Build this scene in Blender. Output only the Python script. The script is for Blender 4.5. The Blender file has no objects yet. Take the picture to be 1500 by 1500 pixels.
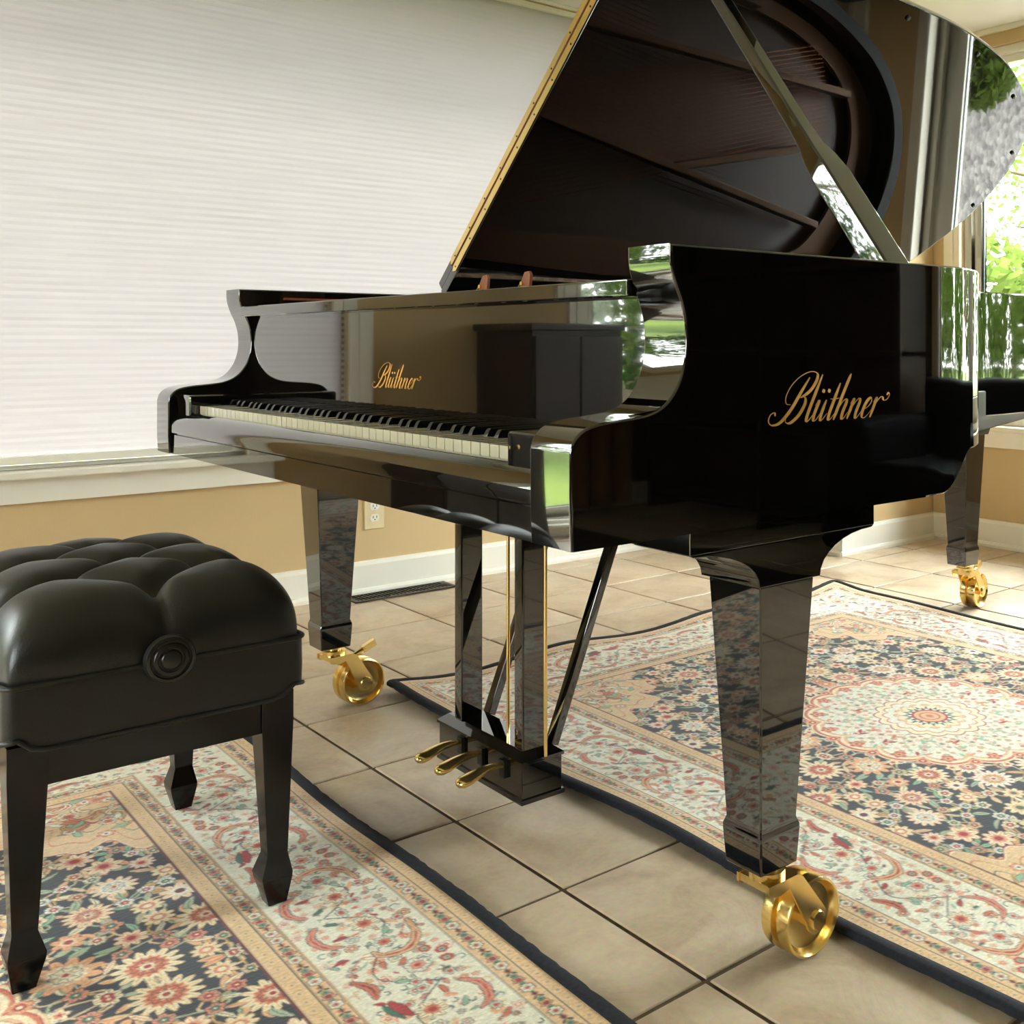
import bpy, bmesh, math, random
import numpy as np
from mathutils import Vector, Matrix

# ------------------------------------------------------------------ camera, world, lights, exposure
scene = bpy.context.scene
COL = scene.collection
R = random.Random(7)
PI = math.pi

cam_d = bpy.data.cameras.new('camera')
cam = bpy.data.objects.new('camera', cam_d)
COL.objects.link(cam)
cam.location = (1.7691, -0.7190, 0.8534)
cam.rotation_euler = (PI / 2, 0, 0.8247)
cam_d.sensor_width = 36.0
cam_d.lens = 1589.55 / 1500 * 36.0
cam_d.shift_x = -(1066.3 - 750) / 1500
cam_d.shift_y = -(750 - 503.6) / 1500
cam_d.clip_start = 0.02
cam_d.clip_end = 300
scene.camera = cam

world = bpy.data.worlds.new('overcast_sky')
scene.world = world
world.use_nodes = True
wn = world.node_tree
wn.nodes.clear()
w_out = wn.nodes.new('ShaderNodeOutputWorld')
w_bg = wn.nodes.new('ShaderNodeBackground')
w_tc = wn.nodes.new('ShaderNodeTexCoord')
w_sep = wn.nodes.new('ShaderNodeSeparateXYZ')
w_ramp = wn.nodes.new('ShaderNodeValToRGB')
wn.links.new(w_tc.outputs['Generated'], w_sep.inputs[0])
wn.links.new(w_sep.outputs['Z'], w_ramp.inputs[0])
w_ramp.color_ramp.elements[0].position = 0.0
w_ramp.color_ramp.elements[0].color = (1.0, 1.0, 0.97, 1)
w_ramp.color_ramp.elements[1].position = 0.9
w_ramp.color_ramp.elements[1].color = (0.82, 0.92, 1.0, 1)
wn.links.new(w_ramp.outputs[0], w_bg.inputs[0])
w_bg.inputs[1].default_value = 9.0
wn.links.new(w_bg.outputs[0], w_out.inputs[0])

sun_d = bpy.data.lights.new('sun', 'SUN')
sun_d.energy = 6.0
sun_d.angle = math.radians(12)
sun_d.color = (1.0, 0.95, 0.85)
sun = bpy.data.objects.new('sun', sun_d)
COL.objects.link(sun)
sun.rotation_euler = Vector((.523, -.324, -.788)).to_track_quat('-Z', 'Y').to_euler()     # hazy, high, from the back left

scene.view_settings.view_transform = 'Standard'
scene.view_settings.look = 'None'
scene.view_settings.exposure = 1.75
scene.view_settings.gamma = 1.0
scene.view_settings.use_curve_mapping = False
cyc = scene.cycles
cyc.use_denoising = True
try:
    cyc.denoiser = 'OPENIMAGEDENOISE'
    cyc.denoising_input_passes = 'RGB_ALBEDO_NORMAL'
except Exception:
    pass
cyc.max_bounces = 12
cyc.diffuse_bounces = 6
cyc.glossy_bounces = 6
cyc.transmission_bounces = 8
cyc.transparent_max_bounces = 12
cyc.caustics_reflective = False
cyc.caustics_refractive = False
cyc.sample_clamp_indirect = 6.0

# ------------------------------------------------------------------ materials
def s2l(c):
    return tuple(((v / 255) / 12.92 if v <= 10.3 else (((v / 255) + 0.055) / 1.055) ** 2.4) for v in c)

class NT:
    def __init__(self, name):
        self.m = bpy.data.materials.new(name)
        self.m.use_nodes = True
        self.t = self.m.node_tree
        self.b = self.t.nodes['Principled BSDF']
        self.out = self.t.nodes['Material Output']
    def n(self, typ, **kw):
        nd = self.t.nodes.new(typ)
        for k, v in kw.items():
            setattr(nd, k, v)
        return nd
    def l(self, a, b):
        self.t.links.new(a, b)
    def set(self, **kw):
        for k, v in kw.items():
            i = self.b.inputs[k.replace('_', ' ')]
            i.default_value = (*v, 1) if isinstance(v, tuple) and len(v) == 3 else v
    def noise(self, scale, detail=3, rough=.5, coord='Object', stretch=None):
        tc = self.n('ShaderNodeTexCoord')
        nz = self.n('ShaderNodeTexNoise')
        nz.inputs['Scale'].default_value = scale
        nz.inputs['Detail'].default_value = detail
        nz.inputs['Roughness'].default_value = rough
        if stretch:
            mp = self.n('ShaderNodeMapping')
            mp.inputs['Scale'].default_value = stretch
            self.l(tc.outputs[coord], mp.inputs[0])
            self.l(mp.outputs[0], nz.inputs['Vector'])
        else:
            self.l(tc.outputs[coord], nz.inputs['Vector'])
        return nz
    def ramp(self, fac, stops):
        r = self.n('ShaderNodeValToRGB')
        e = r.color_ramp.elements
        while len(e) < len(stops):
            e.new(0.5)
        for el, (p, c) in zip(e, stops):
            el.position = p
            el.color = (*c, 1)
        self.l(fac, r.inputs[0])
        return r
    def bump(self, height, strength, dist):
        b = self.n('ShaderNodeBump')
        b.inputs['Strength'].default_value = strength
        b.inputs['Distance'].default_value = dist
        self.l(height, b.inputs['Height'])
        self.l(b.outputs[0], self.b.inputs['Normal'])
        return b

M = {}
def simple(name, col, rough=.5, metal=0., noise=None, var=.12, bump=None, **kw):
    t = NT(name)
    t.set(Roughness=rough, Metallic=metal, **kw)
    nz = t.noise(noise or 20)
    c = s2l(col)
    r = t.ramp(nz.outputs['Fac'], [(.3, tuple(v * (1 - var) for v in c)), (.7, tuple(min(1, v * (1 + var)) for v in c))])
    t.l(r.outputs[0], t.b.inputs['Base Color'])
    if bump:
        nb = t.noise(bump[0], 2)
        t.bump(nb.outputs['Fac'], bump[1], bump[2])
    M[name] = t.m
    return t

# glossy polyester of the piano
t = NT('piano_black'); t.set(Base_Color=(.0022, .0020, .0018), Roughness=.035, IOR=1.55, Coat_Weight=1.0, Coat_Roughness=.015, Coat_IOR=1.6)
nz = t.noise(3, 2)
mr = t.n('ShaderNodeMapRange'); mr.inputs[3].default_value = .02; mr.inputs[4].default_value = .06
t.l(nz.outputs['Fac'], mr.inputs[0]); t.l(mr.outputs[0], t.b.inputs['Roughness'])
M['piano_black'] = t.m
simple('rim_matte', (8, 8, 7), .55, noise=40, Specular_IOR_Level=.2)
simple('satin_black', (22, 21, 20), .32, noise=40)
simple('bench_black', (7, 7, 6), .16, noise=30, Specular_IOR_Level=.35)
simple('brass', (246, 216, 142), .21, 1.0, noise=18, var=.08)
simple('gold_leaf', (235, 178, 92), .38, .85, noise=60, var=.1)
simple('plate_bronze', (84, 52, 24), .36, .5, noise=14, var=.1)
simple('soundboard_wood', (74, 42, 20), .4, noise=30, var=.15)
simple('string_steel', (120, 116, 112), .3, 1.0, noise=60)
simple('copper_winding', (112, 66, 42), .35, 1.0, noise=60)
simple('felt_red', (128, 62, 30), .95, noise=90)
simple('mahogany', (140, 74, 30), .35, noise=25, Coat_Weight=.4)
simple('ivory_key', (176, 171, 150), .14, noise=30, var=.02, Coat_Weight=.3)
simple('ebony_key', (10, 10, 10), .22, noise=60)
simple('wall_paint', (206, 180, 136), .75, noise=3, var=.03, bump=(220, .12, .002))
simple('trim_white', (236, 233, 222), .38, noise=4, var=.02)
simple('ceiling_white', (233, 230, 218), .85, noise=5, var=.02)
simple('outlet_cream', (226, 210, 170), .4, noise=30, var=.02)
simple('outlet_white', (238, 236, 228), .3, noise=30, var=.02)
simple('hole_shade', (16, 14, 12), .6, noise=30)  # near-black colour standing in for the shade inside openings
simple('vent_bronze', (58, 44, 30), .45, .5, noise=50)
simple('gasket_green', (24, 60, 54), .5, noise=30)
simple('grout', (96, 76, 56), .9, noise=90, var=.2)
simple('dark_wood', (46, 32, 22), .4, noise=12, var=.25)
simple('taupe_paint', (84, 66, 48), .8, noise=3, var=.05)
simple('curtain_brown', (112, 82, 50), .9, noise=20, var=.12)
simple('sofa_black', (14, 13, 13), .9, noise=25, Specular_IOR_Level=.1)
simple('bark', (84, 70, 52), .9, noise=14, var=.3)
simple('dark_rug', (48, 36, 28), .95, noise=120, var=.3)
simple('roof_dark', (92, 84, 74), .8, noise=8)
simple('binding_navy', (30, 32, 40), .95, noise=160, var=.45, bump=(420, .5, .0012))
simple('shrub_leaf', (96, 150, 40), .6, noise=3, var=.35)

# leather
t = NT('bench_leather'); t.set(Base_Color=(.006, .0062, .0056), Roughness=.40, IOR=1.5)
tc = t.n('ShaderNodeTexCoord'); v = t.n('ShaderNodeTexVoronoi'); v.inputs['Scale'].default_value = 420
t.l(tc.outputs['Object'], v.inputs['Vector'])
t.bump(v.outputs['Distance'], .12, .001)
M['bench_leather'] = t.m

# floor tile: beige stone ware, each tile its own shade
t = NT('floor_tile'); t.set(Roughness=.34, IOR=1.5)
oi = t.n('ShaderNodeObjectInfo'); geo = t.n('ShaderNodeNewGeometry')
off = t.n('ShaderNodeVectorMath', operation='SCALE'); off.inputs['Scale'].default_value = 37.0
cmb = t.n('ShaderNodeCombineXYZ'); t.l(oi.outputs['Random'], cmb.inputs[0]); t.l(oi.outputs['Random'], cmb.inputs[1])
t.l(cmb.outputs[0], off.inputs[0])
add = t.n('ShaderNodeVectorMath', operation='ADD'); t.l(geo.outputs['Position'], add.inputs[0]); t.l(off.outputs[0], add.inputs[1])
n1 = t.n('ShaderNodeTexNoise'); n1.inputs['Scale'].default_value = 7; n1.inputs['Detail'].default_value = 8; n1.inputs['Roughness'].default_value = .62; n1.inputs['Distortion'].default_value = .8
t.l(add.outputs[0], n1.inputs['Vector'])
rp = t.ramp(n1.outputs['Fac'], [(.25, s2l((172, 144, 112))), (.5, s2l((202, 178, 146))), (.75, s2l((216, 196, 168)))])
n2 = t.n('ShaderNodeTexNoise'); n2.inputs['Scale'].default_value = 90; n2.inputs['Detail'].default_value = 4
t.l(add.outputs[0], n2.inputs['Vector'])
mx = t.n('ShaderNodeMix', data_type='RGBA', blend_type='OVERLAY'); mx.inputs[0].default_value = .22
t.l(rp.outputs[0], mx.inputs[6]); t.l(n2.outputs['Color'], mx.inputs[7])
hs = t.n('ShaderNodeHueSaturation'); hs.inputs['Saturation'].default_value = .9
mrv = t.n('ShaderNodeMapRange'); mrv.inputs[3].default_value = .93; mrv.inputs[4].default_value = 1.05
t.l(oi.outputs['Random'], mrv.inputs[0]); t.l(mrv.outputs[0], hs.inputs['Value'])
t.l(mx.outputs[2], hs.inputs['Color']); t.l(hs.outputs[0], t.b.inputs['Base Color'])
wv = t.n('ShaderNodeTexNoise'); wv.inputs['Scale'].default_value = 5; wv.inputs['Detail'].default_value = 6; wv.inputs['Distortion'].default_value = 2.2
t.l(add.outputs[0], wv.inputs['Vector'])
t.bump(wv.outputs['Fac'], .28, .012)
mr = t.n('ShaderNodeMapRange'); mr.inputs[3].default_value = .26; mr.inputs[4].default_value = .46
t.l(n1.outputs['Fac'], mr.inputs[0]); t.l(mr.outputs[0], t.b.inputs['Roughness'])
M['floor_tile'] = t.m

# woven shade cloth that lets the daylight through
t = NT('shade_cloth')
nz = t.noise(16, 7, .72, 'Object', (1.0, .25, 8.0))
rp = t.ramp(nz.outputs['Fac'], [(.34, (.70, .63, .65)), (.5, (.81, .735, .765)), (.66, (.91, .83, .87))])
tr = t.n('ShaderNodeBsdfTranslucent'); df = t.n('ShaderNodeBsdfDiffuse'); mixs = t.n('ShaderNodeMixShader')
df.inputs[0].default_value = (.36, .335, .33, 1)
t.l(rp.outputs[0], tr.inputs[0])
mixs.inputs[0].default_value = .941
t.l(tr.outputs[0], mixs.inputs[1]); t.l(df.outputs[0], mixs.inputs[2])
t.l(mixs.outputs[0], t.out.inputs['Surface'])
M['shade_cloth'] = t.m

# window pane: thin clear glass
t = NT('window_glass')
trn = t.n('ShaderNodeBsdfTransparent'); gl = t.n('ShaderNodeBsdfGlossy'); gl.inputs['Roughness'].default_value = .01
trn.inputs[0].default_value = (.95, .97, .95, 1)
lw = t.n('ShaderNodeLayerWeight'); pw = t.n('ShaderNodeMath', operation='POWER'); pw.inputs[1].default_value = 5.0
fr = t.n('ShaderNodeMath', operation='MULTIPLY_ADD'); fr.inputs[1].default_value = .9; fr.inputs[2].default_value = .03
t.l(lw.outputs['Facing'], pw.inputs[0]); t.l(pw.outputs[0], fr.inputs[0])
ms = t.n('ShaderNodeMixShader'); t.l(fr.outputs[0], ms.inputs[0]); t.l(trn.outputs[0], ms.inputs[1]); t.l(gl.outputs[0], ms.inputs[2])
t.l(ms.outputs[0], t.out.inputs['Surface'])
M['window_glass'] = t.m

# leaves
def leaf_mat(name, c1, c2):
    t = NT(name)
    nz = t.noise(1.3, 3)
    rp = t.ramp(nz.outputs['Fac'], [(.3, s2l(c1)), (.7, s2l(c2))])
    tr = t.n('ShaderNodeBsdfTranslucent'); df = t.n('ShaderNodeBsdfDiffuse'); ms = t.n('ShaderNodeMixShader')
    ms.inputs[0].default_value = .45
    t.l(rp.outputs[0], tr.inputs[0]); t.l(rp.outputs[0], df.inputs[0])
    t.l(df.outputs[0], ms.inputs[1]); t.l(tr.outputs[0], ms.inputs[2]); t.l(ms.outputs[0], t.out.inputs['Surface'])
    M[name] = t.m
leaf_mat('leaf_spring', (62, 78, 30), (86, 102, 46))
leaf_mat('leaf_deep', (22, 44, 16), (50, 74, 26))
t = NT('lawn'); t.set(Roughness=.95)
nz = t.noise(.6, 8, .7)
rp = t.ramp(nz.outputs['Fac'], [(.3, s2l((60, 82, 14))), (.7, s2l((98, 112, 26)))])
t.l(rp.outputs[0], t.b.inputs['Base Color']); M['lawn'] = t.m
t = NT('gravel'); t.set(Roughness=.9)
tc = t.n('ShaderNodeTexCoord'); v = t.n('ShaderNodeTexVoronoi'); v.inputs['Scale'].default_value = 30
t.l(tc.outputs['Object'], v.inputs['Vector'])
rp = t.ramp(v.outputs['Color'], [(.1, s2l((60, 56, 54))), (.9, s2l((116, 110, 106)))])
t.l(rp.outputs[0], t.b.inputs['Base Color']); t.bump(v.outputs['Distance'], .8, .02); M['gravel'] = t.m

# rug pile: the woven colours are stored on the mesh, the nodes add yarn grain
t = NT('rug_pile'); t.set(Roughness=.95)
t.b.inputs['Sheen Weight'].default_value = .25
at = t.n('ShaderNodeAttribute'); at.attribute_name = 'weave'
nz = t.noise(260, 3, .6, 'Object', (1, .35, 1))
hs = t.n('ShaderNodeHueSaturation')
mr = t.n('ShaderNodeMapRange'); mr.inputs[1].default_value = .25; mr.inputs[2].default_value = .75; mr.inputs[3].default_value = .82; mr.inputs[4].default_value = 1.16
t.l(nz.outputs['Fac'], mr.inputs[0]); t.l(mr.outputs[0], hs.inputs['Value']); t.l(at.outputs['Color'], hs.inputs['Color'])
t.l(hs.outputs[0], t.b.inputs['Base Color'])
t.bump(nz.outputs['Fac'], .5, .002)
M['rug_pile'] = t.m

# ------------------------------------------------------------------ mesh helpers
class MB:
    def __init__(self):
        self.v, self.f = [], []
    def quadstrip(self, rings, close_u=True, caps=True):
        b = len(self.v); n = len(rings[0])
        for r in rings:
            self.v += [tuple(p) for p in r]
        for i in range(len(rings) - 1):
            for j in range(n if close_u else n - 1):
                k = (j + 1) % n
                self.f.append((b + i * n + j, b + i * n + k, b + (i + 1) * n + k, b + (i + 1) * n + j))
        if caps:
            self.f.append(tuple(b + j for j in reversed(range(n))))
            e = b + (len(rings) - 1) * n
            self.f.append(tuple(e + j for j in range(n)))
        return self
    def box(self, x0, x1, y0, y1, z0, z1):
        return self.quadstrip([[(x0, y0, z0), (x1, y0, z0), (x1, y1, z0), (x0, y1, z0)], [(x0, y0, z1), (x1, y0, z1), (x1, y1, z1), (x0, y1, z1)]])
    def frustum(self, c0, h0, z0, c1, h1, z1):
        return self.quadstrip([[(c[0] - h, c[1] - h, z), (c[0] + h, c[1] - h, z), (c[0] + h, c[1] + h, z), (c[0] - h, c[1] + h, z)] for c, h, z in ((c0, h0, z0), (c1, h1, z1))])
    def tube(self, pts, rad, seg=8, caps=True):
        pts = [Vector(p) for p in pts]
        if not isinstance(rad, (list, tuple)):
            rad = [rad] * len(pts)
        rings = []
        up = Vector((0, 0, 1))
        for i, p in enumerate(pts):
            d = (pts[min(i + 1, len(pts) - 1)] - pts[max(i - 1, 0)]).normalized()
            a = d.cross(up)
            if a.length < 1e-3:
                a = d.cross(Vector((0, 1, 0)))
            a.normalize(); b = a.cross(d).normalized()
            rings.append([p + (a * math.cos(2 * PI * k / seg) + b * math.sin(2 * PI * k / seg)) * rad[i] for k in range(seg)])
        return self.quadstrip(rings, True, caps)
    def lathe(self, prof, axis='z', seg=32, org=(0, 0, 0)):
        rings = []
        for r, h in prof:
            ring = []
            for k in range(seg):
                a = 2 * PI * k / seg; c, s = r * math.cos(a), r * math.sin(a)
                p = {'z': (c, s, h), 'x': (h, c, s), 'y': (s, h, c)}[axis]
                ring.append((p[0] + org[0], p[1] + org[1], p[2] + org[2]))
            rings.append(ring)
        return self.quadstrip(rings)
    def prism(self, poly, ext, axis='x'):
        """poly: 2-D outline (y,z) for axis x, (x,z) for y, (x,y) for z; ext: (lo, hi)"""
        mk = {'x': lambda p, e: (e, p[0], p[1]), 'y': lambda p, e: (p[0], e, p[1]), 'z': lambda p, e: (p[0], p[1], e)}[axis]
        return self.quadstrip([[mk(p, ext[0]) for p in poly], [mk(p, ext[1]) for p in poly]])
    def bar(self, p0, p1, w, d, up=(0, 1, 0)):
        p0, p1 = Vector(p0), Vector(p1)
        ax = (p1 - p0).normalized(); u = Vector(up); a = ax.cross(u).normalized(); b = a.cross(ax).normalized()
        return self.quadstrip([[p + a * sx * w / 2 + b * sy * d / 2 for sx, sy in ((-1, -1), (1, -1), (1, 1), (-1, 1))] for p in (p0, p1)])
    def build(self, name, mat, parent=None, bevel=0, seg=2, smooth=35, recalc=True, matrix=None):
        me = bpy.data.meshes.new(name)
        me.from_pydata([tuple(p) for p in self.v], [], self.f)
        if recalc or bevel:
            bm = bmesh.new(); bm.from_mesh(me)
            bmesh.ops.remove_doubles(bm, verts=bm.verts, dist=1e-6)
            bmesh.ops.recalc_face_normals(bm, faces=bm.faces)
            if bevel:
                es = [e for e in bm.edges if len(e.link_faces) == 2 and e.calc_face_angle(0) > math.radians(32)]
                bmesh.ops.bevel(bm, geom=es, offset=bevel, segments=seg, profile=.6, affect='EDGES', clamp_overlap=True)
            bm.to_mesh(me); bm.free()
        if smooth:
            for p in me.polygons:
                p.use_smooth = True
            me.set_sharp_from_angle(angle=math.radians(smooth))
        me.materials.append(M[mat] if isinstance(mat, str) else mat)
        o = bpy.data.objects.new(name, me)
        COL.objects.link(o)
        if parent:
            o.parent = parent
        if matrix:
            o.matrix_local = matrix
        if bevel and smooth:
            wn_ = o.modifiers.new('face_normals', 'WEIGHTED_NORMAL'); wn_.weight = 100; wn_.keep_sharp = True
        return o

def tag(o, label=None, cat=None, group=None, kind=None):
    for k, v in (('label', label), ('category', cat), ('group', group), ('kind', kind)):
        if v:
            o[k] = v
    return o
def empty(name, loc=(0, 0, 0), rz=0):
    o = bpy.data.objects.new(name, None); COL.objects.link(o)
    o.location = loc; o.rotation_euler = (0, 0, rz); o.empty_display_size = .1
    return o
def copy_obj(o, parent=None):
    c = o.copy(); COL.objects.link(c); c.parent = parent
    return c
def struct(o):
    o['kind'] = 'structure'
    return o

def crom(pts, n=8, closed=False):
    P = [Vector(p) for p in pts]; out = []
    m = len(P)
    for i in range(m if closed else m - 1):
        g = lambda k: P[k % m] if closed else P[min(max(k, 0), m - 1)]
        p0, p1, p2, p3 = g(i - 1), g(i), g(i + 1), g(i + 2)
        for k in range(n):
            t = k / n
            out.append(.5 * ((2 * p1) + (p2 - p0) * t + (2 * p0 - 5 * p1 + 4 * p2 - p3) * t * t + (3 * p1 - p0 - 3 * p2 + p3) * t ** 3))
    if not closed:
        out.append(P[-1])
    return out

# ------------------------------------------------------------------ room shell
XL, XR, YB, YF, H = -1.80, 4.40, 3.20, -3.20, 2.18
TH = .16
floor = struct(MB().box(XL - TH, XR + TH, YF - TH, YB + TH, -.12, -.004).build('floor', 'grout', smooth=0))

T, PHI, TX, TY = .3345, .009, -.6591, .2366
cph, sph = math.cos(PHI), math.sin(PHI)
def tile_mesh():
    m = MB(); h = T / 2 - .0042; b = .0035
    m.quadstrip([[(sx * a, sy * a, z) for sx, sy in ((-1, -1), (1, -1), (1, 1), (-1, 1))] for a, z in ((h, -.010), (h, -.0022), (h - b * .4, -.0006), (h - b, 0))])
    return m
tile0 = tile_mesh().build('tile', 'floor_tile', floor, smooth=25)
first = True
rest = MB()
for i in range(-6, 18):
    for j in range(-13, 11):
        u, w = (i + .5) * T, (j + .5) * T
        x, y = TX + u * cph - w * sph, TY + u * sph + w * cph
        if x < XL - .16 or x > XR + .16 or y < YF - .16 or y > YB + .16:
            continue
        if x < 1.35 and y > -.55:
            o = tile0 if first else copy_obj(tile0, floor)
            first = False
            o.location = (x, y, R.uniform(-.0006, 0)); o.rotation_euler = (0, 0, PHI + R.choice((0, PI / 2, PI, -PI / 2)))
        else:
            h = T / 2 - .0042
            q = [(x + sx * h * cph - sy * h * sph, y + sx * h * sph + sy * h * cph) for sx, sy in ((-1, -1), (1, -1), (1, 1), (-1, 1))]
            rest.quadstrip([[(a, b, -.01) for a, b in q], [(a, b, 0) for a, b in q]])
tag(rest.build('tile_field', 'floor_tile', floor, smooth=0), kind='stuff')

struct(MB().box(XL - TH - .22, XR + .42, YF - .42, YB + TH + .30, H, H + .14).build('ceiling', 'ceiling_white', smooth=0))  # eaves past the walls added and sized to shade the blind and back floor

def wall_y(name, x0, x1, holes, ya, yb, mat='wall_paint'):
    """wall in a plane y = const; holes: (xa, xb, za, zb) sorted by xa"""
    m = MB(); x = x0
    for xa, xb, za, zb in holes:
        m.box(x, xa, ya, yb, -.1, H); m.box(xa, xb, ya, yb, -.1, za); m.box(xa, xb, ya, yb, zb, H); x = xb
    m.box(x, x1, ya, yb, -.1, H)
    return struct(m.build(name, mat, smooth=0))
def wall_x(name, y0, y1, holes, xa, xb, mat='wall_paint'):
    m = MB(); y = y0
    for a, b, za, zb in holes:
        m.box(xa, xb, y, a, -.1, H); m.box(xa, xb, a, b, -.1, za); m.box(xa, xb, a, b, zb, H); y = b
    m.box(xa, xb, y, y1, -.1, H)
    return struct(m.build(name, mat, smooth=0))
WA = (-.56, 1.86, .50, 2.168)          # shaded window, left wall (y range, z range)
WB = (-2.95, -1.53, .085, 1.98)        # tall window further along the left wall
WC = (-.985, .60, .51, 2.105)          # back wall windows (x range, z range)
WD = (.78, 2.36, .51, 2.105)
WF = (.1, 1.2, .50, 1.90)            # unseen window added in the front wall for fill light on the foreground
wall_x('wall_left', YF, YB, [WB, WA], XL - TH, XL)
wall_y('wall_back', XL - TH, XR + TH, [WC, WD], YB, YB + TH)
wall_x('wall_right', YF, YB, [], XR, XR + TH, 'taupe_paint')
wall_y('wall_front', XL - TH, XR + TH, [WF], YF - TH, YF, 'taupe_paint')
JX, JY = -1.135, 2.585
struct(MB().box(XL, JX, JY, YB, 0, H).build('wall_return', 'wall_paint', smooth=0))

# baseboards with shoe moulding
def base_prof(d):   # d = +1 grows outwards from the wall plane at 0
    return [(0, 0), (d * .026, 0), (d * .026, .012), (d * .021, .02), (d * .014, .022), (d * .014, .098), (d * .009, .108), (0, .112)]
def baseboard(name, p0, p1, nrm):
    p0, p1, n_ = Vector(p0), Vector(p1), Vector(nrm)
    rings = [[(p + n_ * a).to_tuple()[:2] + (z,) for a, z in base_prof(1)] for p in (p0, p1)]
    return struct(MB().quadstrip(rings).build(name, 'trim_white', smooth=20))
baseboard('baseboard_left', (XL, YF, 0), (XL, JY, 0), (1, 0, 0))
baseboard('baseboard_return', (JX, JY - .02, 0), (JX, YB, 0), (1, 0, 0))
baseboard('baseboard_return_end', (XL, JY, 0), (JX + .02, JY, 0), (0, -1, 0))
baseboard('baseboard_back', (JX, YB, 0), (XR, YB, 0), (0, -1, 0))
baseboard('baseboard_right', (XR, YF, 0), (XR, YB, 0), (-1, 0, 0))
baseboard('baseboard_front', (XL, YF, 0), (XR, YF, 0), (0, 1, 0))

# windows: casing, frame, sash, glazing bead, pane, stool, apron
def window(name, hole, plane, axis, sgn=1, mull=None, bottom_sash=.10, w=.035, sw=.035, top_casing=True):
    """axis 'x': wall x = plane, room on +x; axis 'y': wall y = plane, room on -y"""
    a0, a1, z0, z1 = hole
    P = (lambda a, d, z: (plane - d * sgn, a, z)) if axis == 'x' else (lambda a, d, z: (a, plane + d * sgn, z))   # d > 0 goes outdoors
    def bx(m, aa, ab, da, db, za, zb):
        p, q = P(aa, da, za), P(ab, db, zb)
        return m.box(min(p[0], q[0]), max(p[0], q[0]), min(p[1], q[1]), max(p[1], q[1]), za, zb)
    fr = MB()
    bx(fr, a0, a0 + w, .02, .13, z0, z1); bx(fr, a1 - w, a1, .02, .13, z0, z1); bx(fr, a0 + w, a1 - w, .02, .13, z0, z0 + w); bx(fr, a0 + w, a1 - w, .02, .13, z1 - w, z1)
    root = struct(fr.build(name, 'trim_white', bevel=.003, smooth=30))
    cs = .082
    zc_ = min(z1 + cs, H - .001) if top_casing else z1
    for nm, r in (('casing', (a0 - cs, a0, z0, zc_)), ('casing', (a1, a1 + cs, z0, zc_)), ('casing', (a0, a1, z1, zc_))):
        if r[3] - r[2] < .04 or (r[0] == a0 and not top_casing):
            continue
        m = MB(); bx(m, r[0], r[1], -.018, 0, r[2], r[3])
        dd = .012
        if r[1] - r[0] < .1:
            bx(m, r[0] + .008, r[1] - .03, -.024, -.018, r[2], r[3] - .008)
        else:
            bx(m, r[0], r[1], -.024, -.018, r[2] + .03, r[3] - .008)
        m.build(nm, 'trim_white', root, bevel=.0025, smooth=30)
    m = MB(); bx(m, a0 - cs - .02, a1 + cs + .02, -.055, .02, z0 - .022, z0)
    m.build('sill', 'trim_white', root, bevel=.006, seg=3, smooth=40)
    m = MB(); bx(m, a0 - cs, a1 + cs, -.018, 0, z0 - .092, z0 - .022)
    m.build('apron', 'trim_white', root, bevel=.003, smooth=40)
    spans = [(a0 + w, a1 - w)] if not mull else [(a0 + w, mull - .03), (mull + .03, a1 - w)]
    if mull:
        m = MB(); bx(m, mull - .03, mull + .03, .02, .12, z0 + w, z1 - w); m.build('mullion', 'trim_white', root, bevel=.003)
    for s0, s1 in spans:
        m = MB(); zb, zt = z0 + w, z1 - w
        bx(m, s0, s0 + sw, .045, .085, zb, zt); bx(m, s1 - sw, s1, .045, .085, zb, zt); bx(m, s0 + sw, s1 - sw, .045, .085, zb, zb + bottom_sash); bx(m, s0 + sw, s1 - sw, .045, .085, zt - sw, zt)
        sash = m.build('sash', 'trim_white', root, bevel=.004, smooth=30)
        m = MB(); g = .005
        bx(m, s0 + sw, s0 + sw + g, .058, .064, zb + bottom_sash, zt - sw); bx(m, s1 - sw - g, s1 - sw, .058, .064, zb + bottom_sash, zt - sw)
        bx(m, s0 + sw + g, s1 - sw - g, .058, .064, zb + bottom_sash, zb + bottom_sash + g)
        m.build('gasket', 'gasket_green', sash)
        m = MB(); bx(m, s0 + sw, s1 - sw, .066, .069, zb + bottom_sash, zt - sw)
        m.build('pane', 'window_glass', sash, smooth=0)
    return root
window('window_1', WA, XL, 'x', w=.012, bottom_sash=.02, sw=.02)
window('window_2', WB, XL, 'x', bottom_sash=.05)
window('window_3', WC, YB, 'y', sw=.034, top_casing=False)
window('window_4', WD, YB, 'y', sw=.034, top_casing=False)
window('fill_window', WF, YF, 'y', -1, bottom_sash=.05)
# strip of picture-rail moulding under the ceiling of the back wall
struct(MB().box(JX, XR, YB - .018, YB, H - .022, H).build('trim_1', 'trim_white', bevel=.004))
struct(MB().box(XL, XL + .018, YF, JY, H - .010, H).build('trim_2', 'trim_white', bevel=.004))

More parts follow.
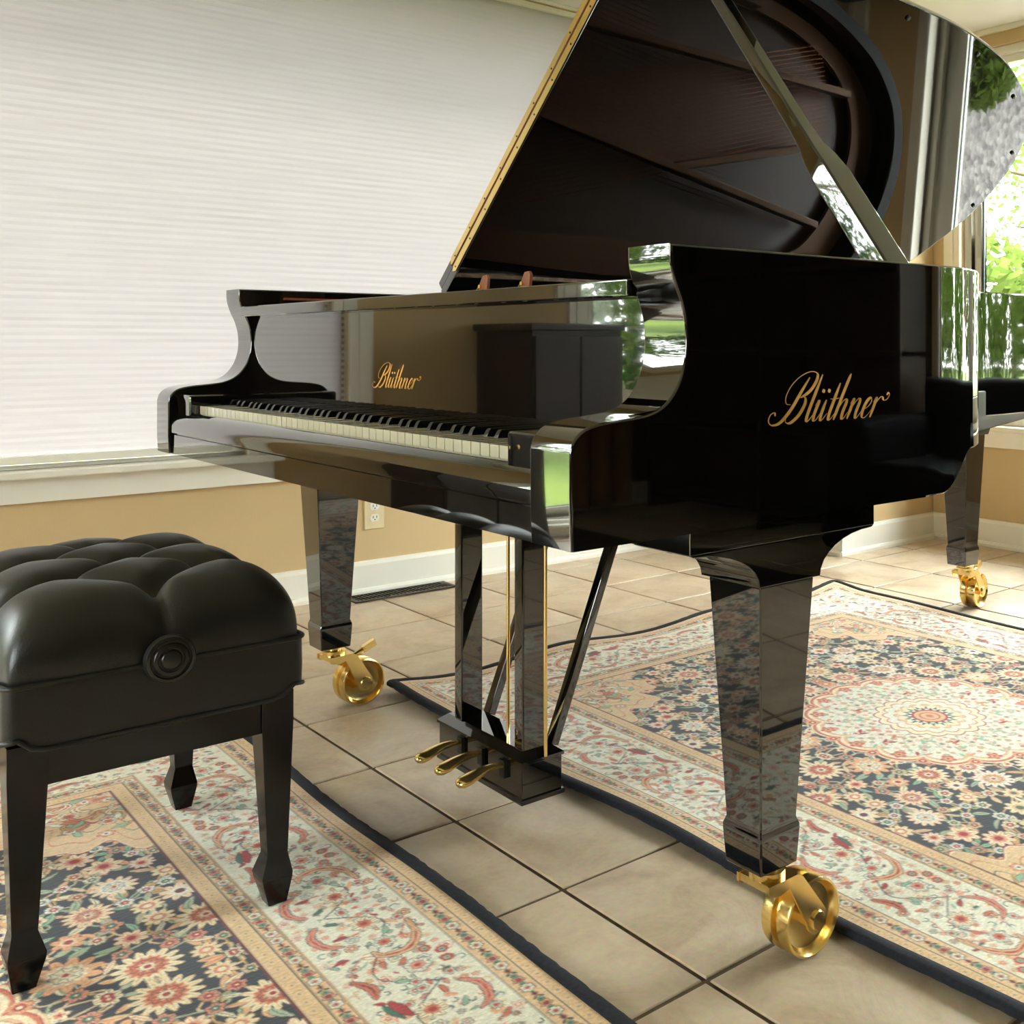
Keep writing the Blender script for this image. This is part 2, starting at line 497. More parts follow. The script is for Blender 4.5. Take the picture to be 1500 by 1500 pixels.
# pleated shade in window_1
shade = empty('window_shade', (XL - .006, .65, .515))
tag(shade, 'white woven pleated window shade pulled down over the wide left window', 'shade')
y0, y1 = WA[0] + .006 - .65, WA[1] - .006 - .65
m = MB(); n = 78; zt = WA[3] - .022 - .515; zb = .022
rows = []
for i in range(n * 2 + 1):
    z = zb + (zt - zb) * i / (2 * n)
    rows.append([(-.014 + (.0003 if i % 2 else -.0003), y, z) for y in (y0, y1)])
b = 0
for r in rows:
    m.v += r
for i in range(len(rows) - 1):
    m.f.append((2 * i, 2 * i + 1, 2 * i + 3, 2 * i + 2))
m.build('shade_fabric', 'shade_cloth', shade, smooth=0, recalc=False)
MB().box(-.03, .002, y0, y1, 0, .022).build('bottom_rail', 'trim_white', shade, bevel=.003)
MB().box(-.035, .003, y0, y1, zt, zt + .020).build('head_rail', 'trim_white', shade, bevel=.003)

# outlet on the left wall
ol = empty('wall_outlet', (XL, .921, .275))
tag(ol, 'cream duplex power outlet low on the wall under the window', 'outlet')
MB().box(0, .006, -.035, .035, -.058, .058).build('plate', 'outlet_cream', ol, bevel=.003, seg=3)
for zc in (-.0195, .0195):
    rc = MB().prism([(.0165 * math.cos(a) , zc + max(-.0125, min(.0125, .0165 * math.sin(a)))) for a in [2 * PI * k / 24 for k in range(24)]], (.004, .0085), 'x').build('receptacle', 'outlet_white', ol, bevel=.001)
    s_ = MB(); s_.box(.0083, .0088, -.0075, -.0052, zc - .001, zc + .007); s_.box(.0083, .0088, .0052, .0075, zc - .001, zc + .007); s_.lathe([(.0022, .0083), (.0022, .0088)], 'x', 10, (0, 0, zc - .006))
    s_.build('slot_shade', 'hole_shade', rc, smooth=0)  # dark slabs on the face, shade painted instead of cut holes
MB().lathe([(.003, .006), (.003, .0075), (.001, .008)], 'x', 12).build('screw', 'outlet_cream', ol)

# floor register
vt = empty('floor_register', (-1.728, .985, 0))
tag(vt, 'dark bronze floor heating register lying along the baseboard', 'floor vent')
m = MB(); m.box(-.055, .055, -.185, -.168, 0, .005); m.box(-.055, .055, .168, .185, 0, .005); m.box(-.055, -.04, -.168, .168, 0, .005); m.box(.04, .055, -.168, .168, 0, .005)
m.build('frame', 'vent_bronze', vt, bevel=.0015)
MB().box(-.041, .041, -.169, .169, .0002, .001).build('duct_shade', 'hole_shade', vt, smooth=0)  # dark sheet in place of the shade down the duct
lv = MB().box(-.041, .041, -.0022, .0022, .001, .0042)
l0 = lv.build('louver', 'vent_bronze', vt, smooth=0)
for k in range(24):
    o = l0 if k == 0 else copy_obj(l0, vt)
    o.location = (0, -.161 + k * .014, 0)
MB().box(-.003, .003, -.169, .169, .001, .0046).build('rib', 'vent_bronze', vt, smooth=0)

# ------------------------------------------------------------------ piano
piano = empty('grand_piano', (0, 0, 0))
tag(piano, 'polished black grand piano with raised lid, gold lettering and brass casters', 'piano')
W, TA = .778, .084
ZB, ZT = .624, .973
arm_prof = [(-.036, ZB), (-.0375, .66), (-.0375, .732), (-.034, .744), (-.027, .753), (-.017, .759), (-.004, .7625), (.012, .765), (.03, .7665), (.052, .7685), (.07, .771), (.087, .7765), (.101, .785), (.112, .797), (.121, .812), (.1275, .832), (.130, .850), (.1298, .866), (.1275, .884), (.122, .903), (.115, .919), (.1095, .933), (.1058, .947), (.1045, .96), (.1045, ZT), (.60, ZT), (.60, ZB)]
_cv = crom([(y, z, 0) for y, z in arm_prof[2:24]], 4)
arm_prof = arm_prof[:2] + [(p.x, p.y) for p in _cv] + arm_prof[24:]
# outline of the bent side and tail in plan: x(y)
OUT = [(.778, .56), (.778, .60), (.7765, .65), (.769, .71), (.737, .795), (.662, .895), (.558, 1.0), (.458, 1.11), (.378, 1.235), (.337, 1.38), (.330, 1.53), (.316, 1.73), (.282, 1.941), (.232, 2.106), (.138, 2.285), (.012, 2.402), (-.121, 2.448), (-.28, 2.44), (-.45, 2.375), (-.60, 2.275), (-.71, 2.15), (-.765, 2.0), (-.778, 1.85), (-.778, 1.6)]
plan = [(p.x, p.y) for p in crom([(a, b, 0) for a, b in OUT], 7)]
plan = [p for p in plan if p[1] >= .60 - 1e-6] + [(-.778, 1.2), (-.778, .60)]
plan = [(min(max(x, -.778), .778), y) for x, y in plan]

def arm(sign):
    m = MB()
    xo, xi = sign * W, sign * (W - TA)
    bm = bmesh.new()
    ra = [bm.verts.new((xo, y, z)) for y, z in arm_prof]
    rb = [bm.verts.new((xi, y, z)) for y, z in arm_prof]
    n_ = len(ra)
    fa = bm.faces.new(ra); fb = bm.faces.new(rb)
    for i in range(n_):
        bm.faces.new((ra[i], ra[(i + 1) % n_], rb[(i + 1) % n_], rb[i]))
    bmesh.ops.recalc_face_normals(bm, faces=bm.faces)
    es = [e for f in (fa, fb) for e in f.edges if min(v.co.y for v in e.verts) < .59]
    es = [e for e in es if not (max(v.co.z for v in e.verts) < ZB + .001)]
    bmesh.ops.bevel(bm, geom=es, offset=.0035, segments=3, profile=.5, affect='EDGES')
    me = bpy.data.meshes.new('arm'); bm.to_mesh(me); bm.free()
    for p in me.polygons:
        p.use_smooth = True
    me.set_sharp_from_angle(angle=math.radians(38))
    me.materials.append(M['piano_black'])
    o = bpy.data.objects.new('arm', me); COL.objects.link(o); o.parent = piano
    wn_ = o.modifiers.new('face_normals', 'WEIGHTED_NORMAL'); wn_.weight = 100; wn_.keep_sharp = True
    return o
arm_bass = arm(-1)
arm_treble = arm(1)

# rim behind the arms
def inset(poly, d):
    out = []
    for i, (x, y) in enumerate(poly):
        x0, y0_ = poly[max(i - 1, 0)]; x1, y1_ = poly[min(i + 1, len(poly) - 1)]
        tx, ty = x1 - x0, y1_ - y0_; L = math.hypot(tx, ty) or 1
        out.append((x - ty / L * d, y + tx / L * d))
    return out
pin = inset(plan, .052)
pin[0] = (pin[0][0], .60); pin[-1] = (pin[-1][0], .60)
def zbot(i):
    x, y = plan[i]
    if x > 0.2 or y > 1.9:
        s = min(1, max(0, (y - .645) / .10)); s = s * s * (3 - 2 * s)
    else:
        s = min(1, max(0, (y - .645) / .10)); s = s * s * (3 - 2 * s)
    return ZB + .062 * s
rings = []
for i in range(len(plan)):
    (xo, yo), (xi, yi) = plan[i], pin[i]
    zb_ = zbot(i); e = .0025
    fx, fy = (xi - xo) * e / .052, (yi - yo) * e / .052
    rings.append([(xo + fx, yo + fy, zb_), (xo, yo, zb_ + e), (xo, yo, ZT - e), (xo + fx, yo + fy, ZT), (xi - fx, yi - fy, ZT), (xi, yi, ZT - e), (xi, yi, zb_)])
rim = MB().quadstrip(rings).build('rim', 'piano_black', piano, smooth=40)
rim.data.materials.append(M['rim_matte'])
for p in rim.data.polygons:
    if p.normal.z > .9:
        p.material_index = 1
# bottom frame beams
MB().box(-.55, .55, .62, .70, .64, .74).build('cross_beam', 'satin_black', piano, bevel=.003)
for x0_, y0_, x1_, y1_ in ((-.50, .70, -.42, 2.28), (.0, .70, -.16, 2.30), (.55, .70, .02, 2.2)):
    MB().bar((x0_, y0_, .70), (x1_, y1_, .70), .07, .09, (0, 0, 1)).build('beam', 'satin_black', piano, bevel=.003)
# key bed, key slip
kb = MB().box(-.694, .694, -.022, .62, ZB + .002, .668).build('key_bed', 'piano_black', piano, bevel=.002)
slip = [(-.031, ZB - .001), (-.031, .6635), (-.0285, .6648), (-.0285, .6662), (-.0335, .668)] + [(-.006 - .0275 * math.cos(a * PI / 20), .674 + .0365 * math.sin(a * PI / 20)) for a in range(11)] + [(-.004, .7105), (-.004, ZB - .001)]
MB().prism(slip, (-.693, .693), 'x').build('key_slip', 'piano_black', piano, smooth=30)
for s in (-1, 1):
    MB().box(min(s * .6145, s * .693), max(s * .6145, s * .693), -.0195, .132, .668, .7475).build('key_block', 'piano_black', piano, bevel=.006, seg=3)
MB().box(-.613, .613, -.004, .132, .690, .702).build('key_frame', 'satin_black', piano, smooth=0)
keyboard = MB().box(-.613, .613, .0, .133, .668, .6895).build('keyboard', 'satin_black', piano, smooth=0)
ZK = .7256
KW = 1.225 / 52
wk = MB().box(-KW / 2 + .0009, KW / 2 - .0009, -.0005, .131, .703, ZK).build('white_key', 'ivory_key', keyboard, bevel=.0012, seg=2)
for i in range(52):
    o = wk if i == 0 else copy_obj(wk, keyboard)
    o.location = (-.6125 + (i + .5) * KW, 0, R.uniform(-.0003, .0002))
bk = MB()
def bkring(y, z, h):
    return [(-h, y, z), (h, y, z)]
bk.quadstrip([[(-.0052, .0488, ZK - .006), (.0052, .0488, ZK - .006), (.0052, .131, ZK - .006), (-.0052, .131, ZK - .006)],
              [(-.0052, .0495, ZK + .001), (.0052, .0495, ZK + .001), (.0052, .131, ZK + .001), (-.0052, .131, ZK + .001)],
              [(-.0047, .0535, ZK + .0085), (.0047, .0535, ZK + .0085), (.0047, .131, ZK + .0095), (-.0047, .131, ZK + .0095)],
              [(-.0040, .0565, ZK + .0112), (.0040, .0565, ZK + .0112), (.0040, .131, ZK + .0118), (-.0040, .131, ZK + .0118)]])
bko = bk.build('black_key', 'ebony_key', keyboard, bevel=.0009, smooth=40)
names7 = 'ABCDEFG'
firstb = True
for i in range(51):
    nm = names7[i % 7]
    if nm in 'ACDFG':
        offx = {'A': .003, 'C': -.0025, 'D': .0025, 'F': -.003, 'G': 0}[nm]
        o = bko if firstb else copy_obj(bko, keyboard)
        firstb = False
        o.location = (-.6125 + (i + 1) * KW + offx, 0, 0)
# fallboard and the rail above it
YFB = .135
fall = MB().box(-.6935, .6935, YFB, YFB + .02, .70, .915).build('fallboard', 'piano_black', piano, smooth=0)
MB().box(-.692, .692, .1065, .150, .9125, .9345).build('fallboard_rail', 'piano_black', piano, bevel=.003, seg=3)
MB().box(-.693, .693, .152, .60, .895, .912).build('music_shelf', 'piano_black', piano, bevel=.003)
MB().box(-.6935, -.686, .20, .66, .9515, .9565).build('felt_strip', 'felt_red', piano, smooth=0)
for x in (-.005, .137):
    br = MB()
    br.prism([(-.034, .912), (.022, .912), (.030, .972), (.026, .979), (.012, .978), (-.006, .952)], (.298, .304), 'y')
    o = br.build('desk_bracket', 'mahogany', piano, bevel=.0015); o.location = (x, 0, 0)
    MB().tube([(-.012, .297, .925), (-.006, .297, .95), (.006, .297, .96)], .002, 8).build('spring', 'brass', o)
    MB().lathe([(.0035, .2945), (.0035, .298)], 'y', 12, (.006, 0, .958)).build('rivet', 'brass', o)

# lettering: a pointed-pen script drawn stroke by stroke
def script_logo():
    L = {'B': [[(1.05, 2.12), (.86, 1.5), (.62, .65), (.25, .06), (-.2, -.06), (-.52, .12), (-.56, .42), (-.36, .52), (-.24, .36)],
               [(.46, .86), (.16, .92), (-.02, 1.25), (.06, 1.75), (.42, 2.18), (.98, 2.4), (1.45, 2.3), (1.58, 1.95), (1.42, 1.5), (1.06, 1.22), (.84, 1.18)],
               [(.84, 1.18), (1.2, 1.18), (1.38, .88), (1.26, .35), (.9, .0), (.58, .04), (.5, .2)]],
         'l': [[(.22, 2.25), (.2, 1.2), (.2, .35), (.28, .02), (.42, .06), (.58, .35)]],
         'u': [[(0, .75), (.12, 1.0), (.15, .85), (.14, .35), (.24, .02), (.42, .1), (.6, .55)], [(.62, 1), (.61, .35), (.69, .02), (.83, .06), (.98, .35)], [(.2, 1.52), (.2, 1.36)], [(.58, 1.52), (.58, 1.36)]],
         't': [[(.2, 1.8), (.19, 1.0), (.19, .35), (.27, .02), (.41, .06), (.58, .35)], [(-.1, 1.04), (.2, 1.02), (.5, 1.06)]],
         'h': [[(.2, 2.25), (.14, 1.2), (.12, 0)], [(.12, .35), (.3, .84), (.5, 1.0), (.6, .82), (.58, .35), (.66, .02), (.8, .06), (.95, .35)]],
         'n': [[(0, .75), (.1, 1.0), (.14, .85), (.12, 0)], [(.12, .35), (.32, .84), (.52, 1.0), (.62, .82), (.6, .35), (.68, .02), (.82, .06), (.98, .35)]],
         'e': [[(.06, .4), (.38, .56), (.5, .8), (.38, 1.0), (.18, .86), (.08, .48), (.14, .1), (.34, -.01), (.55, .14), (.7, .4)]],
         'r': [[(0, .75), (.1, 1.0), (.14, .85), (.12, 0)], [(.12, .35), (.26, .8), (.42, 1.0), (.56, 1.0), (.72, .84), (.94, .86), (1.04, 1.08), (.92, 1.2), (.82, 1.1)]]}
    adv = {'B': 1.62, 'l': .5, 'u': .96, 't': .52, 'h': .93, 'n': .98, 'e': .66, 'r': .6}
    segs = []; x = 0
    for ch in 'Bluthner':
        for st in L[ch]:
            segs.append([(x + p[0] + .52 * p[1], p[1]) for p in st])
        x += adv[ch]
    xs = [p[0] for s in segs for p in s]; x0, x1 = min(xs), max(xs)
    return [[((p[0] - x0) / (x1 - x0), p[1] / (x1 - x0)) for p in s] for s in segs]
def lettering(name, parent, place, width, normal_off):
    m = MB()
    for s in script_logo():
        c = crom([(p[0], p[1], 0) for p in s], 8)
        L_, R_ = [], []
        for i, p in enumerate(c):
            d = (c[min(i + 1, len(c) - 1)] - c[max(i - 1, 0)]).normalized()
            up = Vector((.46, .89, 0))
            f = max(0., -d.dot(up))
            w = .0026 + .0080 * f ** 1.3
            w *= min(1, .35 + 2.2 * min(i, len(c) - 1 - i) / len(c) * 2)
            nrm = Vector((-d.y, d.x, 0))
            L_.append(p + nrm * w); R_.append(p - nrm * w)
        th = .0006 / width
        m.quadstrip([[(a.x, a.y, 0), (b_.x, b_.y, 0), (b_.x, b_.y, th), (a.x, a.y, th)] for a, b_ in zip(L_, R_)])
    m.v = [place(p[0] * width, p[1] * width, p[2] * width) for p in m.v]
    return m.build(name, 'gold_leaf', parent, smooth=0)
lettering('lettering', arm_treble, lambda u, v, n_: (W + n_ - .0001, .268 + u, .7495 + v * .93), .246, 0)['label'] = 'gold script lettering Blüthner on the side'
lettering('lettering', fall, lambda u, v, n_: (-.094 + u, YFB - n_ + .0001, .7765 + v * .82), .184, 0)['label'] = 'gold script lettering Blüthner above the keys'

# sound board, plate, strings, dampers
inner = [(x, y) for x, y in inset(plan, .056)]
poly = [(.69, .42)] + [p for p in inner if p[1] > .62] + [(-.69, .42)]
MB().prism(poly, (.835, .845), 'z').build('soundboard', 'soundboard_wood', piano, smooth=0)
inner2 = inset(plan, .075)
p2 = [(.66, .44)] + [p for p in inner2 if p[1] > .62] + [(-.66, .44)]
c0 = Vector((0, 1.25, 0))
plate_rim = MB()
ri = []
for (x, y) in p2:
    d = (Vector((x, y, 0)) - c0); k = (d.length - .11) / d.length
    q = c0 + d * k
    ri.append([(x, y, .868), (q.x, q.y, .868), (q.x, q.y, .882), (x, y, .888)])
ri.append(ri[0])
plate = plate_rim.quadstrip(ri, caps=False).build('iron_plate', 'plate_bronze', piano, smooth=40)
MB().box(-.665, .665, .44, .60, .868, .884).build('pin_panel', 'plate_bronze', plate, bevel=.004)
for (x0_, y0_), (x1_, y1_) in (((.30, .60), (.20, 1.75)), ((.02, .60), (-.02, 2.2)), ((-.20, .60), (-.49, 2.08)), ((-.36, 1.42), (-.22, 2.05)), ((.48, .60), (.42, 1.05))):
    MB().bar((x0_, y0_, .905), (x1_, y1_, .905), .026, .045, (0, 0, 1)).build('plate_strut', 'plate_bronze', plate, bevel=.006)
pins = MB()
for i in range(110):
    for k in range(2):
        x = -.62 + 1.24 * i / 109
        pins.lathe([(.0032, .884), (.0032, .915)], 'z', 6, (x, .48 + .05 * k + .02 * (i % 2), 0))
tag(pins.build('tuning_pins', 'string_steel', plate, smooth=0), kind='stuff')
strings = empty('string_set'); bpy.data.objects.remove(strings)
sd = MB().lathe([(1, 0), (1, 1)], 'y', 6).build('string', 'string_steel', plate)
sdb = None
nS = 84
for i in range(nS):
    f = i / (nS - 1)
    x0_ = -.60 + 1.22 * f
    cut = f < .26
    if cut:
        x1_ = x0_ + .42; y1_ = 2.12 - .25 * f
        zz = .905
    else:
        x1_ = x0_ - .25 * (1 - f); y1_ = 1.95 * (1 - f) ** .85 + .78 * f
        zz = .893
    d = Vector((x1_ - x0_, y1_ - .60, 0)); Ln = d.length
    if i == 0:
        o = sd
    else:
        o = copy_obj(sd, plate)
    r_ = .0018 if cut else .0009
    if cut:
        if sdb is None:
            sdb = sd.data.copy(); sdb.materials[0] = M['copper_winding']
        o.data = sdb
    o.location = (x0_, .60, zz); o.rotation_euler = (0, 0, math.atan2(-d.x, d.y)); o.scale = (r_, Ln, r_)
dm = MB().box(-.0045, .0045, -.02, .02, .9, .93).build('damper', 'satin_black', plate, bevel=.001)
for i in range(62):
    o = dm if i == 0 else copy_obj(dm, plate)
    f = i / 61
    o.location = (-.58 + 1.0 * f, .72 + .03 * f, 0)

# lid: built flat (u across, y along, n up) and rotated about the bass hinge
LA = math.radians(42)
HX, HZ = -.778, .975
LTH = .024
lidm = Matrix.Translation((HX, 0, HZ)) @ Matrix.Rotation(-LA, 4, 'Y')
YL = .640
lp = [(x + .778, y) for x, y in inset(plan, -.006)]
lid_poly = [(1.562, YL)] + [p for p in lp if p[1] > YL + .012 and not (p[0] < .02 and p[1] < 1.75)] + [(-.004, 1.7), (-.004, YL)]
lid_me = MB().prism(lid_poly, (0, LTH), 'z')
lid = lid_me.build('lid', 'piano_black', piano, bevel=.004, seg=2, smooth=40, matrix=lidm)
FW = .535
flap = MB().box(-.004, 1.562, YL + .004, YL + FW, LTH + .0045, LTH * 2 + .0045).build('lid_flap', 'piano_black', lid, bevel=.004, seg=2)
for n0, n1 in ((.0085, LTH - .0012), (LTH + .0055, LTH * 2 - .0015)):
    off_ = 0 if n0 < .02 else .004
    h0, h1 = (.004, LTH - .001) if n0 < .02 else (LTH + .0055, LTH * 2 + .002)
    poly_h = [(.085, h0 + .004), (.078, (h0 + h1) / 2), (.085, h1 - .004), (.09, h1), (1.50, h1), (1.50, h0), (.09, h0)]
    MB().prism(poly_h, (YL - .0022 + off_, YL + .001 + off_), 'y').build('hinge_leaf', 'brass', lid, smooth=0)
MB().tube([(.085, YL - .0025, LTH + .002), (1.50, YL - .0025, LTH + .002)], .0021, 8).build('hinge_pin', 'mahogany', lid)
sc_ = MB().lathe([(.0024, -.0006), (.0024, .0004)], 'y', 10).build('screw', 'vent_bronze', lid)
k = 0
for row, nn in ((0, .0125), (1, LTH + .015)):
    for q in range(15):
        o = sc_ if k == 0 else copy_obj(sc_, lid)
        k += 1
        o.location = (.097 + row * .012 + q * .098, YL - .0022 + (.004 if row else 0), nn)
# rubber buttons on the underside along the bent edge
bt = MB().lathe([(.007, .001), (.007, -.004), (.005, -.006)], 'z', 14).build('lid_button', 'satin_black', lid)
bpts = [p for i, p in enumerate([(x + .778, y) for x, y in inset(plan, .03)]) if p[1] > .8 and p[0] > .15]
k = 0
for i in range(4, len(bpts), 12):
    o = bt if k == 0 else copy_obj(bt, lid)
    k += 1
    o.location = (bpts[i][0], bpts[i][1], 0)
# bass hinges
for y in (.80, 1.35, 1.75):
    MB().box(-.790, -.776, y - .05, y + .05, .935, .985).build('lid_hinge', 'brass', piano, bevel=.002)

# lid prop
PB, PT = Vector((.692, .648, .945)), Vector((.072, .672, 1.736))
ax = (PT - PB); PL = ax.length; ax.normalize()
side = Vector((0, 1, 0)) - ax * ax.y; side.normalize()
nr = ax.cross(side).normalized()
def prop_rings(spec):
    return [[PB + ax * s + side * (c + a * w) + nr * (b_ * d) for a, b_ in ((-1, -1), (1, -1), (1, 1), (-1, 1))] for s, w, d, c in spec]
prop = MB().quadstrip(prop_rings([(0, .030, .020, 0), (.245, .030, .020, 0), (.285, .026, .018, -.002), (.315, .019, .015, -.004), (.36, .0165, .013, -.004), (PL * .75, .0155, .012, 0), (PL, .012, .010, 0)])).build('lid_prop', 'piano_black', piano, bevel=.004, seg=3, smooth=45)
MB().quadstrip(prop_rings2 := [[PB + ax * s + side * (c + a * w) + nr * (.021 + b_ * .002) for a, b_ in ((-1, -1), (1, -1), (1, 1), (-1, 1))] for s, w, c in ((.0, .011, .012), (.17, .011, .012), (.185, .007, .012))]).build('short_prop', 'piano_black', prop, bevel=.001)
MB().box(.655, .726, .60, .70, .90, .955).build('prop_socket', 'satin_black', piano, bevel=.003)

# legs with coved heads and brass casters
def leg_mesh(cx, cy, ztop, inward):
    m = MB()
    xa, xb = (cx - .062, cx + .052) if inward < 0 else (cx - .052, cx + .062)
    # head: coves on both y faces
    zt_, z1 = .594, .537
    prof = []
    yA, yB = cy - .172, cy + .176
    a0, a1 = cy - .054, cy + .062
    prof.append((yA, zt_))
    for k in range(9):
        a = k / 8 * PI / 2
        prof.append((yA + .006 + (a0 - yA - .006) * math.sin(a), zt_ - .003 - (zt_ - z1 - .003) * (1 - math.cos(a))))
    for k in range(9):
        a = (8 - k) / 8 * PI / 2
        prof.append((yB - .006 - (yB - a1 - .006) * math.sin(a), zt_ - .003 - (zt_ - z1 - .003) * (1 - math.cos(a))))
    prof.append((yB, zt_))
    return prof, (xa, xb)
def caster(leg, wx, wy, sx, yaw, lever=True):
    """brass caster under the leg: stem at (sx[0], sx[1]); wheel centre offset along yaw"""
    r = .0545
    Mx = Matrix.Translation((sx[0], sx[1], 0)) @ Matrix.Rotation(yaw, 4, 'Z')
    o_ = math.hypot(wx - sx[0], wy - sx[1])
    def T_(m):
        m.v = [tuple(Mx @ Vector(p)) for p in m.v]
        return m
    hw = .026
    wprof = [(.010, -hw + .016), (.034, -hw + .016), (.044, -hw + .013), (.0485, -hw + .003), (.0505, -hw), (.0535, -hw + .001), (r, -hw + .005), (r, -.006), (.046, -.0035), (.046, .0035), (r, .006), (r, hw - .005), (.0535, hw - .001), (.0505, hw), (.0485, hw - .003), (.044, hw - .013), (.034, hw - .016), (.010, hw - .016)]
    T_(MB().lathe(wprof, 'x', 44, (0, o_, r))).build('caster_wheel', 'brass', leg, smooth=30)
    T_(MB().lathe([(.0135, -.034), (.0135, .0335), (.012, .0355)], 'x', 24, (0, o_, r))).build('axle', 'brass', leg)
    fk = MB()
    for s in (-1, 1):
        c_ = [(o_ + .020 * math.cos(a_), r + .020 * math.sin(a_)) for a_ in [math.radians(q) for q in (35, 0, -35, -70, -110, -145, 180)]]
        p = [(-.026, .130), (.030, .130), (.040, .124)] + c_ + [(.014, .116), (-.004, .112), (-.020, .114), (-.026, .118)]
        fk.prism(p, (s * .0295 - .002, s * .0295 + .002), 'x')
    fk.box(-.0276, .0276, -.024, .034, .119, .1295)
    T_(fk).build('caster_fork', 'brass', leg, smooth=20)
    MB().lathe([(.026, .128), (.026, .139), (.016, .140), (.016, .152)], 'z', 28, (sx[0], sx[1], 0)).build('caster_stem', 'brass', leg)
    if lever:
        lv_ = MB().tube([(.010, .040, .118), (.010, .072, .129)], [.0055, .0065], 10)
        lv_.bar((.010, .066, .127), (.010, .098, .140), .016, .012, (1, 0, 0))
        T_(lv_).build('brake_lever', 'brass', leg, smooth=40)
def leg(cx, cy, wheel, yaw, head=True, inward=-1, zhead=.537):
    m = MB()
    if head:
        prof, xe = leg_mesh(cx, cy, .594, inward)
        root = MB().prism(prof, xe, 'x').build('leg', 'piano_black', piano, bevel=.0015, smooth=35)
        xin = .48 * (1 if cx > 0 else -1)
        xs = sorted((xin, cx + (.052 if cx > 0 else -.052)))
        MB().box(xs[0], xs[1], cy - .172, cy + .176, .594, ZB).build('leg_plate', 'piano_black', root, bevel=.0015)
        sh_top = zhead + .0005
    else:
        prof = [(-.14, .655), (-.13, .645), (-.105, .635), (-.075, .61), (-.058, .565), (.058, .565), (.075, .61), (.105, .635), (.13, .645), (.14, .655), (.14, .69), (-.14, .69)]
        root = MB().prism([(cx + a, z) for a, z in prof], (cy - .058, cy + .058), 'y').build('leg', 'piano_black', piano, bevel=.002, smooth=35)
        sh_top = .5655
    q = MB()
    spec = [(.0505, sh_top), (.034, .213), (.0375, .203), (.0375, .196), (.0345, .150)]
    q.quadstrip([[(cx + sx * h, cy + sy * h, z) for sx, sy in ((-1, -1), (1, -1), (1, 1), (-1, 1))] for h, z in spec])
    q.build('leg_shaft', 'piano_black', root, bevel=.0028, seg=3, smooth=28)
    caster(root, wheel[0], wheel[1], (cx, cy + .01), yaw, not (head and cx > 0))
    return root
leg(.716, .316, (.712, .394), 0.0, inward=-1)
leg(-.716, .316, (-.724, .388), 0.1, inward=1)
leg(-.266, 2.182, (-.283, 2.262), .18, head=False)

# pedal lyre
lyre = MB().box(-.147, .150, .2935, .375, .062, .124).build('pedal_lyre', 'piano_black', piano, bevel=.002)
MB().box(-.151, .154, .2895, .379, .055, .064).build('lyre_base', 'piano_black', lyre, bevel=.002)
MB().quadstrip([[(-.15 + e, .29 + e, z), (.153 - e, .29 + e, z), (.153 - e, .378 - e, z), (-.15 + e, .378 - e, z)] for e, z in ((0, .124), (0, .129), (.012, .138), (.016, .141))]).build('lyre_cap', 'piano_black', lyre, smooth=20)
for x0_, x1_ in ((-.105, -.078), (.108, .136)):
    MB().box(x0_, x1_, .303, .348, .14, ZB).build('lyre_post', 'piano_black', lyre, bevel=.003, seg=2)
for xr in (.052, .174):
    MB().tube([(xr, .325, .139), (xr, .325, ZB)], .0032, 10).build('pedal_rod', 'brass', lyre)
for xb_ in (-.095, .122):
    q = MB().bar((xb_, .372, .135), (xb_, .372 + .129 / .33 * .48, .135 + .48), .016, .022, (1, 0, 0)).build('lyre_brace', 'piano_black', lyre, bevel=.002)
MB().box(-.17, .19, .36, .90, .60, .6235).build('lyre_board', 'piano_black', lyre, bevel=.002)
for xp in (-.058, .016, .092):
    sp = [(.300, .1075, .007, .0042), (.285, .1105, .0072, .0045), (.270, .112, .0078, .005), (.254, .111, .0095, .0058), (.238, .1075, .0125, .0068), (.222, .103, .0148, .0078), (.210, .1005, .0138, .0078), (.203, .0995, .0095, .006), (.200, .0995, .004, .003)]
    rg = [[(xp + 1.22 * w * math.cos(2 * PI * k / 14), y, z + 1.1 * d * math.sin(2 * PI * k / 14)) for k in range(14)] for y, z, w, d in sp]
    pd = MB().quadstrip(rg).build('pedal', 'brass', lyre, smooth=60)
    MB().box(xp - .0095, xp + .0095, .2865, .2945, .088, .120).build('pedal_guide', 'satin_black', pd, bevel=.002)

# ------------------------------------------------------------------ tufted bench
bench = empty('piano_bench', (-.1325, -.27, 0))
tag(bench, 'black tufted leather adjustable piano bench with wooden legs standing on the rug', 'bench')
BX, BY = .2725, .192
ZW = .414
def se(a):
    return math.copysign(1 - (1 - abs(a)) ** 1.7, a)
tuf_e = [(.19, 0), (.03, 0), (-.13, 0)]
tuf_o = [(.11, .098), (.11, -.098), (-.05, .098), (-.05, -.098), (-.21, .098), (-.21, -.098)]
tufts = tuf_e + tuf_o
segs_ = []
for e in tuf_e:
    for o_ in tuf_o:
        if abs(abs(e[0] - o_[0]) - .08) < .001:
            segs_.append((e, o_))
for o_ in tuf_o:
    segs_.append((o_, (o_[0], math.copysign(BY + .01, o_[1]))))
segs_.append(((.19, 0), (BX + .01, 0)))
segs_ += [((-.21, .098), (-.29, 0)), ((-.21, -.098), (-.29, 0)), ((.19, .0), (.19, .0))]
nx, ny = 150, 110
gx = np.array([se(a) for a in np.linspace(-1, 1, nx)]); gy = np.array([se(a) for a in np.linspace(-1, 1, ny)])
SX, SY = np.meshgrid(gx, gy, indexing='ij')
